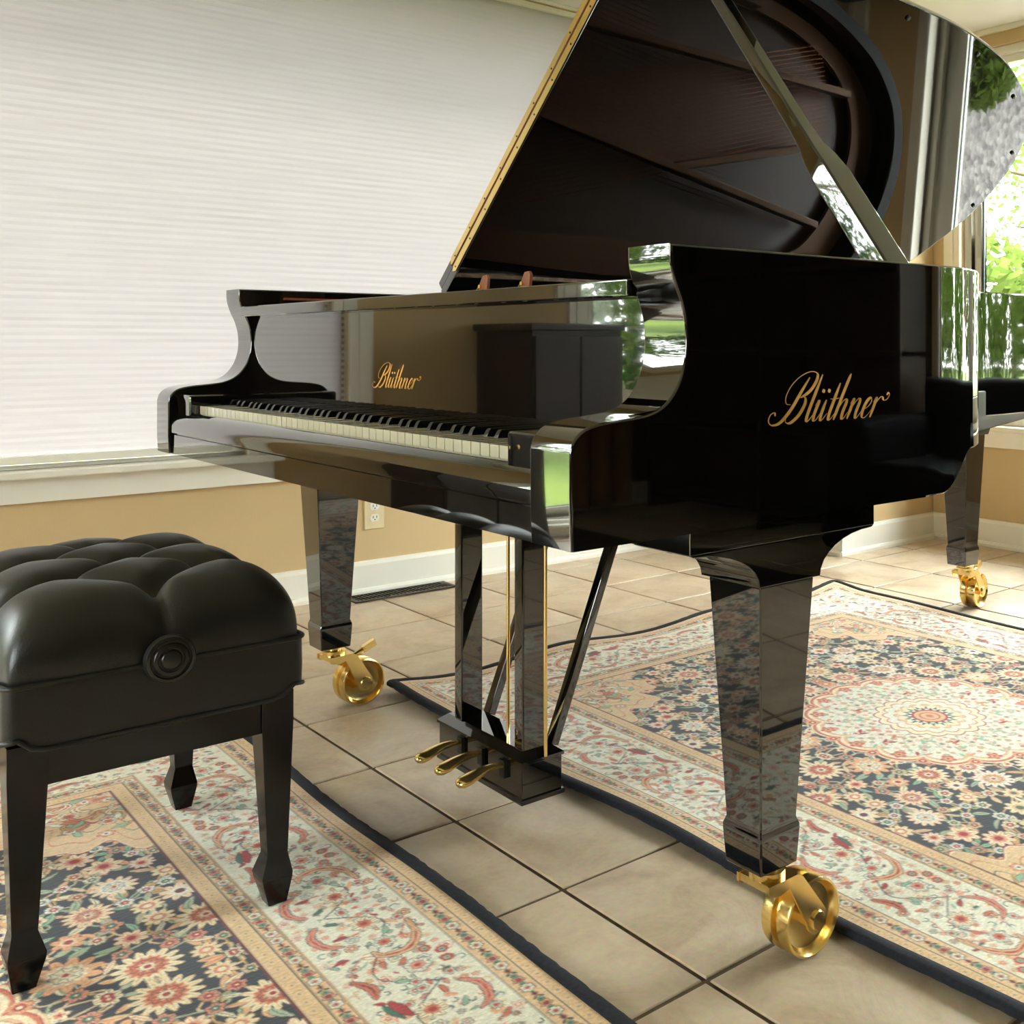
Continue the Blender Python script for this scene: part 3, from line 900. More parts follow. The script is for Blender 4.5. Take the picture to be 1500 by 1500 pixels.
# rounded-corner footprint
cor = 1 - .045 * (np.abs(SX) ** 8) * (np.abs(SY) ** 8)
PX, PY = SX * BX * cor, SY * BY * cor
top = ((1 - np.abs(SX) ** 7).clip(0) ** .42) * ((1 - np.abs(SY) ** 6).clip(0) ** .42)
dmin = np.full(PX.shape, 9.)
for (ax_, ay_), (bx_, by_) in segs_:
    vx, vy = bx_ - ax_, by_ - ay_; L2 = vx * vx + vy * vy + 1e-9
    tt = (((PX - ax_) * vx + (PY - ay_) * vy) / L2).clip(0, 1)
    dmin = np.minimum(dmin, np.hypot(PX - ax_ - tt * vx, PY - ay_ - tt * vy))
dt = np.full(PX.shape, 9.)
for tx_, ty_ in tufts:
    dt = np.minimum(dt, np.hypot(PX - tx_, PY - ty_))
puff = .030 * (1 - np.exp(-(dmin / .020) ** 1.05))
dimple = .024 * np.exp(-(dt / .016) ** 1.6)
crown = .010 * (1 - SX ** 2) * (1 - SY ** 2)
Zs = ZW + top * (.081 + puff + crown) - dimple * top
# creases run a little way down the sides
inw = .006 * np.exp(-(dmin / .008) ** 2) * (1 - top)
PX = PX * (1 - inw / BX); PY = PY * (1 - inw / BY)
bulge = 1 + .012 * np.sin(np.pi * top.clip(0, 1))
PX *= bulge; PY *= bulge
m = MB()
m.v = [(float(PX[i, j]), float(PY[i, j]), float(Zs[i, j])) for i in range(nx) for j in range(ny)]
m.f = [(i * ny + j, (i + 1) * ny + j, (i + 1) * ny + j + 1, i * ny + j + 1) for i in range(nx - 1) for j in range(ny - 1)]
seat = m.build('seat_cushion', 'bench_leather', bench, smooth=80)
bn = MB().lathe([(.0085, 0), (.0085, .002), (.006, .0045), (.002, .0055)], 'z', 14)
b0 = bn.build('tuft_button', 'bench_leather', seat)
for k, (tx_, ty_) in enumerate(tufts):
    o = b0 if k == 0 else copy_obj(b0, seat)
    i = int(np.argmin(np.hypot(PX - tx_, PY - ty_))); o.location = (tx_, ty_, float(Zs.flat[i]) - .002)
def rrect(hx, hy, r, n=6):
    out = []
    for cx, cy, a0 in ((hx - r, hy - r, 0), (-hx + r, hy - r, PI / 2), (-hx + r, -hy + r, PI), (hx - r, -hy + r, 1.5 * PI)):
        out += [(cx + r * math.cos(a0 + k / n * PI / 2), cy + r * math.sin(a0 + k / n * PI / 2)) for k in range(n + 1)]
    return out
def densify(poly, step=.015):
    out = []
    for i, p in enumerate(poly):
        q = poly[(i + 1) % len(poly)]; L = math.hypot(q[0] - p[0], q[1] - p[1]); n_ = max(1, int(L / step))
        out += [(p[0] + (q[0] - p[0]) * k / n_, p[1] + (q[1] - p[1]) * k / n_) for k in range(n_)]
    return out
foot = densify(rrect(BX, BY, .018))
def zskirt(x, y):
    ex = min(1, abs(x) / BX); ey = min(1, abs(y) / BY)
    s = (ex if abs(y) > BY - .02 else ey)
    return .3295 + .017 * max(0, (s - .72) / .28) ** 1.5
m = MB()
m.quadstrip([[(x, y, zskirt(x, y)) for x, y in foot], [(x * 1.003, y * 1.003, .372) for x, y in foot], [(x, y, ZW) for x, y in foot]])
m.build('seat_skirt', 'bench_leather', bench, smooth=60)
def welt(name, zf, r, s=1.004):
    c = [(x * s, y * s, zf(x, y)) for x, y in foot]; c.append(c[0])
    return MB().tube(c, r, 8, caps=False).build(name, 'bench_leather', bench, smooth=80)
welt('piping', lambda x, y: ZW, .0034)
welt('piping', zskirt, .0036)
for sgn in (1, -1):
    kp = [(.033, 0), (.033, .006), (.031, .010), (.027, .0115), (.0255, .0095), (.0235, .0095), (.0215, .0125), (.0175, .0135), (.0160, .0115), (.0140, .0115), (.0120, .0145), (.006, .016), (.001, .016)]
    kb_ = MB().lathe([(r, sgn * (BX + .010 + h)) for r, h in kp], 'x', 40, (0, 0, .421)).build('height_knob', 'satin_black', bench, smooth=35)
    MB().lathe([(.010, sgn * (BX - .01)), (.010, sgn * (BX + .012))], 'x', 20, (0, 0, .421)).build('knob_shaft', 'satin_black', kb_)
LX0, LY0 = .2255, .160
for sx in (-1, 1):
    for sy in (-1, 1):
        q = MB(); rg = []
        for h, dx, z in ((.0235, .0, .332), (.0235, 0, .285), (.0155, 0, .095), (.0150, 0, .085), (.0225, 0, .056), (.0218, 0, .048), (.0135, 0, .0100)):
            ox = sx * .002
            rg.append([(sx * LX0 + sx * (.0235 - h) * .25 + a * h, sy * LY0 + sy * (.0235 - h) * .25 + b_ * h, z) for a, b_ in ((-1, -1), (1, -1), (1, 1), (-1, 1))])
        q.quadstrip(rg).build('leg', 'bench_black', bench, bevel=.0015, smooth=25)
for sx in (-1, 1):
    x = sx * (LX0 + .009)
    MB().box(x - .011, x + .011, -LY0 + .022, LY0 - .022, .273, .334).build('apron_rail', 'bench_black', bench, bevel=.0015)
for sy in (-1, 1):
    y = sy * (LY0 + .009)
    MB().box(-LX0 + .022, LX0 - .022, y - .011, y + .011, .273, .334).build('apron_rail', 'bench_black', bench, bevel=.0015)

# ------------------------------------------------------------------ rugs: design computed once for a quarter, mirrored
LXR, LYR = 1.016, .8165
RES = .00125
qa = np.arange(0, LXR + RES, RES) ; qb = np.arange(0, LYR + RES, RES)
AA, BB = np.meshgrid(qa, qb, indexing='ij')
C_ = {k: np.array(s2l(v)) for k, v in dict(navy=(27, 31, 44), cream=(236, 230, 208), tan=(230, 194, 148), peach=(232, 178, 130), pale=(244, 226, 190), red=(178, 38, 36), coral=(214, 112, 78), rose=(228, 148, 120), green=(52, 108, 84), mint=(150, 186, 150), line=(58, 40, 38), wine=(104, 22, 34), gold=(214, 168, 98), white=(246, 240, 226), sage=(176, 184, 150), black=(40, 36, 40)).items()}
IMG = np.zeros(AA.shape + (3,)); IMG[:] = C_['navy']
def win(cx, cy, r):
    i0 = max(0, int((cx - r) / RES)); i1 = min(IMG.shape[0], int((cx + r) / RES) + 2)
    j0 = max(0, int((cy - r) / RES)); j1 = min(IMG.shape[1], int((cy + r) / RES) + 2)
    return (slice(i0, i1), slice(j0, j1)) if i1 > i0 and j1 > j0 else None
def paint(w, sd, col):
    a = np.clip(.5 - sd / (RES * 1.1), 0, 1)[..., None]
    IMG[w] = IMG[w] * (1 - a) + C_[col] * a
def flower(cx, cy, r, n=8, rot=0., cols=('line', 'pale', 'rose', 'red'), amp=.3, point=False, rings=(.56, .24)):
    w = win(cx, cy, r * 1.25 + .004)
    if w is None: return
    X, Y = AA[w] - cx, BB[w] - cy
    rho = np.hypot(X, Y); th = np.arctan2(Y, X) - rot
    c = np.abs(np.cos(n * th / 2))
    prof = (1 - amp) + amp * (c ** .7 if not point else 1 - (1 - c) * 1.0)
    Rr = r * prof
    paint(w, rho - Rr - .0016, cols[0]); paint(w, rho - Rr, cols[1])
    if r > .012:
        paint(w, np.where((rho < Rr * .45) | (rho > Rr * .93), .01, np.abs(np.sin(n * th / 2)) * rho * 2 / n * 1.0 - .0006), cols[0])
        paint(w, np.where((rho < Rr * .5) | (rho > Rr * .86), .01, np.abs(np.cos(n * th / 2)) * rho * 2 / n - .0008), cols[2])
    paint(w, rho - Rr * rings[0] - .0008, cols[0]); paint(w, rho - Rr * rings[0], cols[2]); paint(w, rho - r * rings[1], cols[3])
def leaf(cx, cy, L, wd, rot, col='tan', out='line', bend=0., vein=None):
    w = win(cx, cy, L + .005)
    if w is None: return
    X, Y = AA[w] - cx, BB[w] - cy
    s = X * math.cos(rot) + Y * math.sin(rot); t_ = -X * math.sin(rot) + Y * math.cos(rot)
    t_ = t_ - bend * (s / L) ** 2 * L
    hw = wd * np.sin(np.pi * np.clip(s / L, 0, 1)) ** .8
    sd = np.abs(t_) - hw; sd = np.where((s < 0) | (s > L), .01, sd)
    if out: paint(w, sd - .0013, out)
    paint(w, sd, col)
    if vein: paint(w, np.where((s < L * .1) | (s > L * .8), .01, np.abs(t_) - .0009), vein)
def stroke(pts, wd, col, taper=False):
    c = crom([(p[0], p[1], 0) for p in pts], 6)
    for i in range(len(c) - 1):
        p, q = c[i], c[i + 1]
        mx_, my_ = (p.x + q.x) / 2, (p.y + q.y) / 2; L = (q - p).length
        w = win(mx_, my_, L / 2 + wd + .003)
        if w is None: continue
        X, Y = AA[w] - p.x, BB[w] - p.y; vx, vy = q.x - p.x, q.y - p.y
        tt = ((X * vx + Y * vy) / (L * L + 1e-12)).clip(0, 1)
        f = 1 - .75 * (i / len(c)) if taper else 1
        paint(w, np.hypot(X - tt * vx, Y - tt * vy) - wd * f, col)
def feather(pts, wd, col='coral', hi='red', out='line'):
    c = crom([(p[0], p[1], 0) for p in pts], 10); n_ = len(c)
    for col_, ex, k_ in ((out, .0014, 1.), (col, 0, 1.), (hi, -.0008, .45)):
        for i, p in enumerate(c):
            f = i / (n_ - 1); r_ = wd * math.sin(PI * min(1, f * .92 + .06)) ** .8 * (.72 + .28 * abs(math.sin(f * 17)))
            r_ = r_ * k_ + ex
            if r_ <= .0004: continue
            w = win(p.x, p.y, r_ + .003)
            if w is None: continue
            paint(w, np.hypot(AA[w] - p.x, BB[w] - p.y) - r_, col_)
rg_ = random.Random(11)
# ---- field: vines and blossoms
pts_ = []
FX, FY = LXR - .291, LYR - .291
tries = 0
while len(pts_) < 150 and tries < 9000:
    tries += 1
    r_ = rg_.choice((.040, .036, .030, .026, .020, .018, .015))
    if len(pts_) > 55: r_ = rg_.choice((.020, .016, .013, .012))
    a, b_ = rg_.uniform(0, FX - .01), rg_.uniform(0, FY - .008)
    if math.hypot(a, b_) < .275 + r_ * .6: continue
    if any(math.hypot(a - p[0], b_ - p[1]) < (r_ + p[2]) * .98 + .006 for p in pts_): continue
    pts_.append((a, b_, r_))
for a, b_, r_ in pts_:
    near = sorted(pts_, key=lambda p: math.hypot(p[0] - a, p[1] - b_))[1:3]
    for p in near:
        mx_, my_ = (a + p[0]) / 2 + rg_.uniform(-.02, .02), (b_ + p[1]) / 2 + rg_.uniform(-.02, .02)
        stroke([(a, b_), (mx_, my_), (p[0], p[1])], .0016, rg_.choice(('gold', 'sage', 'tan')))
    for k in range(2 if r_ < .02 else 3):
        an = rg_.uniform(0, 2 * PI)
        leaf(a + math.cos(an) * r_ * .9, b_ + math.sin(an) * r_ * .9, rg_.uniform(.022, .042), rg_.uniform(.004, .0075), an + rg_.uniform(-.8, .8), rg_.choice(('tan', 'pale', 'gold', 'sage', 'mint', 'peach')), 'navy', rg_.uniform(-.5, .5), rg_.choice((None, 'coral', 'green')))
pal = [('coral', 'pale', 'rose', 'red'), ('gold', 'pale', 'peach', 'green'), ('coral', 'white', 'peach', 'red'), ('rose', 'pale', 'white', 'wine'), ('gold', 'white', 'rose', 'coral'), ('coral', 'peach', 'pale', 'red'), ('gold', 'pale', 'coral', 'pale')]
for a, b_, r_ in pts_:
    kind = rg_.random(); rot = rg_.uniform(0, 6.28)
    cl = rg_.choice(pal)
    if r_ > .029:
        flower(a, b_, r_ * 1.12, rg_.choice((11, 13, 15)), rot, cl, .38, True, (.62, .34))
        flower(a, b_, r_ * .5, 8, rot, ('line', cl[2], 'pale', 'red'), .3, False, (.5, .25))
    elif r_ > .017:
        flower(a, b_, r_ * 1.1, rg_.choice((7, 8, 9, 10)), rot, cl, .42, True, (.5, .28))
    else:
        flower(a, b_, r_ * 1.05, rg_.choice((5, 6)), rot, ('navy', rg_.choice(('pale', 'white', 'rose', 'tan')), 'red' if kind < .6 else 'green', 'pale'), .4, False, (.45, .16))
# ---- corner spandrels
w = (slice(None), slice(None))
ca, cb = FX - AA, FY - BB
ang = np.arctan2(cb, ca)
spr = .235 + .020 * np.cos(ang * 12) + .012 * np.sin(ang * 22)
sdc = np.where((ca < -.01) | (cb < -.01), 1, np.hypot(ca * .88, cb * 1.12) - spr)
paint(w, sdc - .0055, 'red'); paint(w, sdc - .003, 'pale'); paint(w, sdc, 'tan')
paint(w, np.abs(sdc + .035) - .0016, 'coral'); paint(w, np.abs(sdc + .075) - .0014, 'green'); paint(w, np.abs(sdc + .11) - .003, 'red')
for k in range(46):
    an = rg_.uniform(.02, PI / 2 - .02); rr = rg_.uniform(.02, .19)
    a, b_ = FX - rr * math.cos(an) / .88, FY - rr * math.sin(an) / 1.12
    q = rg_.random()
    if q < .34:
        flower(a, b_, rg_.uniform(.010, .019), rg_.choice((6, 7, 8)), rg_.random() * 6, rg_.choice((('line', 'pale', 'coral', 'red'), ('red', 'peach', 'white', 'green'), ('line', 'cream', 'rose', 'wine'))), .35, rg_.random() < .5)
    elif q < .7:
        a2 = rg_.random() * 6.28; L = rg_.uniform(.03, .05)
        feather([(a, b_), (a + L * .5 * math.cos(a2), b_ + L * .5 * math.sin(a2)), (a + L * math.cos(a2 + .7), b_ + L * math.sin(a2 + .7)), (a + L * 1.1 * math.cos(a2 + 1.5), b_ + L * 1.1 * math.sin(a2 + 1.5))], rg_.uniform(.004, .007), rg_.choice(('gold', 'pale', 'coral')), rg_.choice(('pale', 'red', 'cream')))
    else:
        leaf(a, b_, .03, .006, rg_.random() * 6.28, rg_.choice(('cream', 'coral', 'mint', 'gold')), 'line', .4)
# ---- medallion
rho, th = np.hypot(AA, BB), np.arctan2(BB, AA)
scal = np.abs(np.cos(th * 8))
sdm = rho - (.268 + .016 * scal - .010 * (1 - scal) ** 3)
paint(w, sdm - .006, 'tan'); paint(w, sdm - .003, 'pale'); paint(w, sdm, 'red'); paint(w, sdm + .002, 'coral'); paint(w, sdm + .008, 'pale')
paint(w, sdm + .018, 'rose'); paint(w, sdm + .0195, 'tan'); paint(w, sdm + .024, 'coral'); paint(w, sdm + .026, 'cream')
for q_, (rr, cnt, rad) in enumerate(((.236, 32, .0075), (.222, 48, .0045), (.205, 32, .007), (.190, 48, .0045), (.176, 32, .0065), (.160, 32, .005), (.146, 32, .0065), (.134, 32, .004))):
    for k in range(cnt // 4 + 2):
        an = (k + .5 * (q_ % 2)) * 2 * PI / cnt
        flower(rr * math.cos(an), rr * math.sin(an), rad, 5, an, (('coral', 'sage', 'rose', 'gold')[(k + q_) % 4], ('white', 'peach', 'rose', 'mint', 'pale')[(k * 2 + q_) % 5], ('red', 'coral', 'green')[(k + q_) % 3], 'white'), .4, False, (.45, .2))
for k in range(16):
    an = (k + .5) * PI / 8 / 1.0
    for rr, rad, cl, n_ in ((.272, .015, ('coral', 'peach', 'red', 'pale'), 7), (.212, .012, ('sage', 'white', 'rose', 'red'), 6)):
        flower(rr * math.cos(an), rr * math.sin(an), rad, n_, an, cl, .35)
    an2 = k * PI / 8
    flower(.254 * math.cos(an2), .254 * math.sin(an2), .016, 5, an2, ('red', 'coral', 'peach', 'red'), .45, True)
    flower(.300 * math.cos(an2), .300 * math.sin(an2), .012, 5, an2, ('tan', 'pale', 'coral', 'red'), .5, True)
    flower(.172 * math.cos(an2), .172 * math.sin(an2), .013, 6, an2, ('rose', 'white', 'mint', 'red'), .4)
    for rr, L in ((.150, .030), (.185, .028), (.225, .022)):
        for dd in (-.12, .12):
            leaf(rr * math.cos(an2 + dd), rr * math.sin(an2 + dd), L, .0045, an2 + dd * 6, rg_.choice(('rose', 'mint', 'coral', 'sage', 'red')), None, .3)
    stroke([(.10 * math.cos(an2), .10 * math.sin(an2)), (.15 * math.cos(an2 + .12), .15 * math.sin(an2 + .12)), (.20 * math.cos(an2), .20 * math.sin(an2)), (.235 * math.cos(an2 - .1), .235 * math.sin(an2 - .1))], .0012, 'sage')
for k in range(8):
    an = k * PI / 4 / 2
for rr, col, n_, amp in ((.128, 'red', 16, .10), (.124, 'pale', 16, .10), (.108, 'coral', 16, .12), (.104, 'cream', 16, .12), (.082, 'rose', 16, .14), (.079, 'tan', 16, .14), (.074, 'pale', 12, .2)):
    paint(w, rho - rr * (1 - amp + amp * np.abs(np.cos(n_ * th / 2))), col)
paint(w, rho - .066 * (.62 + .38 * (1 - np.abs(np.sin(8 * th)))), 'green')
paint(w, rho - .056 * (.66 + .34 * (1 - np.abs(np.cos(8 * th)))), 'navy')
paint(w, rho - .049 * (.7 + .3 * np.abs(np.cos(8 * th))), 'cream')
paint(w, rho - .041, 'red'); paint(w, rho - .035, 'peach'); paint(w, np.abs(rho - .022) - .0015, 'red'); paint(w, rho - .010 * (.6 + .4 * np.abs(np.cos(4 * th))), 'coral')
# pendants on the long axis
for a in (.315, .345):
    flower(a, 0, .024 if a < .33 else .014, 8, 0, ('red', 'peach', 'coral', 'pale'), .4, True)
# ---- border bands
D = np.minimum(LXR - AA, LYR - BB)
Sx = np.where((LXR - AA) < (LYR - BB), BB, AA)        # running coordinate
def band(d0, d1, col):
    sd = np.maximum(d0 - D, D - d1)
    paint(w, sd, col)
band(-.01, .293, 'wine'); band(-.01, .289, 'tan')
band(.2625, .2645, 'line'); band(.2375, .2395, 'line'); band(-.01, .236, 'cream')
band(.0685, .0705, 'line'); band(-.01, .0685, 'tan'); band(.036, .0378, 'line'); band(.016, .0178, 'gold')
def cell(band_d, period, draw):
    # long side then short side; motifs placed along the running coordinate, mitred at the corner
    s = period / 2; k = 0
    while s < LXR - band_d - period * .3:
        draw(s, LYR - band_d, 0, k); s += period; k += 1
    s = period / 2; k = 0
    while s < LYR - band_d - period * .3:
        draw(LXR - band_d, s, PI / 2, k); s += period; k += 1
def guard(a, b_, rot, k):
    ux, uy = math.cos(rot), math.sin(rot)
    q = k % 3
    if q == 0:
        w_ = win(a, b_, .016)
        if w_:
            X, Y = AA[w_] - a, BB[w_] - b_
            paint(w_, np.maximum(np.abs(X * ux + Y * uy) - .010, np.abs(-X * uy + Y * ux) - .0105), 'peach')
        flower(a, b_, .0095, 6, rot, ('line', 'cream', 'tan', 'red'), .34, False, (.45, .3))
    elif q == 1:
        for s in (-1, 1):
            leaf(a, b_, .011, .0022, rot + s * .9, 'line', None); leaf(a, b_, .010, .002, rot + PI + s * .6, 'coral', None)
        leaf(a, b_, .012, .0026, rot + PI, 'line', None)
    else:
        flower(a, b_, .0085, 5, rot, ('line', 'rose', 'wine', 'red'), .4, True, (.5, .3))
        for s in (-1, 1):
            flower(a + ux * .012 * s, b_ + uy * .012 * s, .0042, 4, 0, ('green', 'mint', 'green', 'line'), .4)
cell(.053, .0225, guard); cell(.251, .0225, guard)
def dots(a, b_, rot, k):
    flower(a, b_, .0021, 4, rot, ('tan', 'line', 'line', 'line'), .3)
    ux, uy = math.cos(rot), math.sin(rot)
    for s in (-1, 1):
        stroke([(a + ux * .006 * s - uy * .006, b_ + uy * .006 * s + ux * .006), (a + ux * .009 * s, b_ + uy * .009 * s), (a + ux * .006 * s + uy * .006, b_ + uy * .006 * s - ux * .006)], .0007, 'gold')
cell(.027, .0245, dots); cell(.277, .0245, dots)
def main(a, b_, rot, k):
    def P(s, t_):
        return (a + s * math.cos(rot) - t_ * math.sin(rot), b_ + s * math.sin(rot) + t_ * math.cos(rot))
    f = 1 if k % 2 == 0 else -1
    stroke([P(-.13, -.03 * f), P(-.07, .035 * f), P(0, .0), P(.07, -.035 * f), P(.13, .03 * f)], .0011, 'line')
    stroke([P(-.10, .05 * f), P(-.05, .06 * f), P(-.01, .03 * f), P(-.03, .0)], .0010, 'coral')
    stroke([P(.10, -.05 * f), P(.05, -.06 * f), P(.01, -.03 * f), P(.03, .0)], .0010, 'coral')
    feather([P(-.045, .062 * f), P(.0, .055 * f), P(.028, .03 * f), P(.022, -.004 * f), P(.004, -.012 * f)], .0075, 'peach', 'red')
    feather([P(.055, -.064 * f), P(.085, -.05 * f), P(.112, -.055 * f)], .007, 'coral', 'wine')
    feather([P(-.11, -.045 * f), P(-.085, -.062 * f), P(-.05, -.055 * f), P(-.035, -.035 * f)], .0065, 'rose', 'red')
    x, y = P(-.01, .012 * f); flower(x, y, .016, 7, rot, ('green', 'cream', 'coral', 'red'), .35, True)
    x, y = P(-.075, .012 * f); flower(x, y, .021, 8, rot + .3, ('line', 'pale', 'coral', 'red'), .42, True, (.5, .25))
    x, y = P(.075, .02 * f); flower(x, y, .018, 6, rot, ('line', 'cream', 'rose', 'red'), .3)
    for s, t_ in ((.045, .045), (.062, .062), (.085, .058)):
        x, y = P(s, t_ * f); flower(x, y, .0085, 7, rot, ('coral', 'red', 'mint', 'green'), .2)
    for s, t_ in ((-.105, .03), (-.125, .0), (.11, .0), (.028, -.048), (-.028, -.052), (-.06, .055), (.118, .045)):
        x, y = P(s, t_ * f); flower(x, y, .0075, 5, rot + s * 30, ('line', 'cream', 'coral', 'red'), .35, s > 0)
    for s, t_, an in ((-.03, .02, 2.2), (.035, -.01, -.7), (.09, -.02, .6), (-.095, -.018, 3.6), (.0, -.045, -1.8), (-.055, -.02, 4.2), (.06, .0, 1.9)):
        x, y = P(s, t_ * f); leaf(x, y, .021, .0042, rot + an * f, rg_.choice(('green', 'coral', 'mint', 'red')), 'line', .4)
    if k % 2:
        x, y = P(-.128, .045 * f); leaf(x, y, .05, .008, rot, 'red', 'line', .2); x, y = P(-.125, .055 * f); leaf(x, y, .045, .004, rot, 'green', 'line', .2)
placed = []
for _ in range(5200):
    if rg_.random() < .55:
        a, b_ = rg_.uniform(0, LXR - .075), LYR - rg_.uniform(.080, .228)
    else:
        a, b_ = LXR - rg_.uniform(.080, .228), rg_.uniform(0, LYR - .075)
    if min(LXR - a, LYR - b_) > .229 or min(LXR - a, LYR - b_) < .079: continue
    r_ = rg_.choice((.009, .007, .0055, .0045))
    if any(abs(a - p[0]) < .05 and math.hypot(a - p[0], b_ - p[1]) < (r_ + p[2]) * 1.25 for p in placed): continue
    placed.append((a, b_, r_)); q = rg_.random(); an = rg_.random() * 6.28
    if q < .4:
        flower(a, b_, r_, rg_.choice((5, 6, 7)), an, (rg_.choice(('coral', 'line', 'rose', 'gold')), rg_.choice(('cream', 'pale', 'peach', 'white')), rg_.choice(('coral', 'red', 'mint', 'rose')), 'cream'), .4, rg_.random() < .5, (.5, .22))
    elif q < .75:
        leaf(a, b_, r_ * 2.4, r_ * .42, an, rg_.choice(('coral', 'green', 'mint', 'rose', 'peach', 'red', 'sage')), rg_.choice(('line', None, 'coral')), rg_.uniform(-.6, .6))
    else:
        stroke([(a, b_), (a + r_ * math.cos(an), b_ + r_ * math.sin(an)), (a + 1.7 * r_ * math.cos(an + .7), b_ + 1.7 * r_ * math.sin(an + .7)), (a + 1.8 * r_ * math.cos(an + 1.5), b_ + 1.8 * r_ * math.sin(an + 1.5))], .0008, rg_.choice(('line', 'coral', 'green', 'gold')))
cell(.153, .254, main)
flower(LXR - .153, LYR - .153, .040, 10, .4, ('line', 'pale', 'rose', 'red'), .4, True, (.6, .3))
flower(LXR - .153, LYR - .153, .018, 8, .4, ('line', 'cream', 'coral', 'green'), .3)
for an in range(8):
    leaf(LXR - .153 + .045 * math.cos(an * PI / 4 + .2), LYR - .153 + .045 * math.sin(an * PI / 4 + .2), .026, .005, an * PI / 4 + .5, ('coral', 'green')[an % 2], 'line', .4)
IMGB = IMG.copy()
IMGB[:-1, :-1] = (IMG[:-1, :-1] + IMG[1:, :-1] + IMG[:-1, 1:] + IMG[1:, 1:]) / 4

def rug(name, x0, y1, xs, ys, label, wave, group=None):
    """outer corner (x0, y1 = near/far edge max y); xs, ys sample coordinates in world metres"""
    cx, cy = x0 + LXR, y1 - LYR
    root = empty(name, (cx, cy, 0))
    tag(root, label, 'rug', group)
    lx, ly = xs - cx, ys - cy
    X, Y = np.meshgrid(lx, ly, indexing='ij')
    ii = np.clip((np.abs(X) / RES).astype(int), 0, IMG.shape[0] - 1); jj = np.clip((np.abs(Y) / RES).astype(int), 0, IMG.shape[1] - 1)
    col = IMGB[ii, jj] * np.random.default_rng(4).uniform(.90, 1.08, ii.shape)[..., None]
    fx, fy, fz = wave(X, Y)
    X2, Y2, Z = X + fx, Y + fy, .0085 + fz
    n0, n1 = X.shape
    co = np.stack([X2, Y2, Z], -1).reshape(-1, 3).astype(np.float32)
    idx = np.arange(n0 * n1).reshape(n0, n1)
    faces = np.stack([idx[:-1, :-1], idx[1:, :-1], idx[1:, 1:], idx[:-1, 1:]], -1).reshape(-1, 4).astype(np.int32)
    me = bpy.data.meshes.new('pile')
    me.vertices.add(len(co)); me.vertices.foreach_set('co', co.ravel())
    me.loops.add(faces.size); me.loops.foreach_set('vertex_index', faces.ravel())
    me.polygons.add(len(faces)); me.polygons.foreach_set('loop_start', np.arange(0, faces.size, 4, dtype=np.int32))
    me.polygons.foreach_set('loop_total', np.full(len(faces), 4, dtype=np.int32))
    me.polygons.foreach_set('use_smooth', np.ones(len(faces), dtype=bool))
    me.update(calc_edges=True)
    ca_ = me.color_attributes.new('weave', 'FLOAT_COLOR', 'POINT')
    rgba = np.ones((len(co), 4), np.float32); rgba[:, :3] = col.reshape(-1, 3)
    ca_.data.foreach_set('color', rgba.ravel())
    me.materials.append(M['rug_pile'])
    o = bpy.data.objects.new('pile', me); COL.objects.link(o); o.parent = root
    # bound edge all round
    per = densify(rrect(LXR - .004, LYR - .004, .012), .012)
    rings = []
    rr = random.Random(3)
    for i in range(len(per)):
        p = per[i]; q = per[(i + 1) % len(per)]; r0 = per[i - 1]
        tx_, ty_ = q[0] - r0[0], q[1] - r0[1]; L = math.hypot(tx_, ty_); nx_, ny_ = ty_ / L, -tx_ / L
        fx, fy, fz = wave(np.array([p[0]]), np.array([p[1]]))
        bx_, by_, bz = p[0] + float(fx[0]), p[1] + float(fy[0]), float(fz[0])
        j = rr.uniform(-.0012, .0012)
        rings.append([(bx_ + nx_ * (u + (j if u > 0 else 0)), by_ + ny_ * (u + (j if u > 0 else 0)), max(.0004, bz + z)) for u, z in ((-.014, .0070), (-.013, .0102), (-.004, .0116), (.005, .0112), (.0095, .0085), (.0105, .005), (.0095, .0012), (-.010, .0004))])
    rings.append(rings[0])
    MB().quadstrip(rings, caps=False).build('binding', 'binding_navy', root, smooth=70)
    return root
def seg_coords(*parts):
    out = []
    for a, b_, st in parts:
        n_ = max(2, int(round((b_ - a) / st)) + 1)
        s = np.linspace(a, b_, n_)
        out.append(s if not out else s[1:])
    return np.concatenate(out)
def wave_right(X, Y):
    e = np.exp(-((X + LXR) / .10) ** 2)
    s = np.sin(Y * 11.0 + .6)
    f = np.exp(-((Y + LYR) / .10) ** 2)
    return e * .010 * s, f * .006 * np.sin(X * 7 + 1.0), e * .009 * (1 + np.sin(Y * 11.0 - .9)) + f * .004 * (1 + np.sin(X * 8 + 2)) + np.exp(-((Y - LYR) / .1) ** 2) * .006 * (1 + np.sin(X * 6))
def wave_left(X, Y):
    f = np.exp(-((Y - LYR) / .08) ** 2)
    return 0 * X, f * .004 * np.sin(X * 6 + .4), f * .0025 * (1 + np.sin(X * 9 + 2))
RX0, RY1 = -.745, .473 + 2 * LYR
rug('persian_rug', RX0, RY1, seg_coords((RX0, RX0 + 2 * LXR, .0025)), seg_coords((RY1 - 2 * LYR, 1.35, .0025), (1.35, RY1, .0034)),
    'navy floral rug with round cream medallion lying under the piano', wave_right)
QX0, QY1 = -.82, .106
rug('persian_rug', QX0, QY1, seg_coords((QX0, .74, .0022), (.74, QX0 + 2 * LXR, .008)), seg_coords((QY1 - 2 * LYR, -.62, .008), (-.62, QY1, .0022)),
    'navy floral rug with cream border on which the bench stands', wave_left)

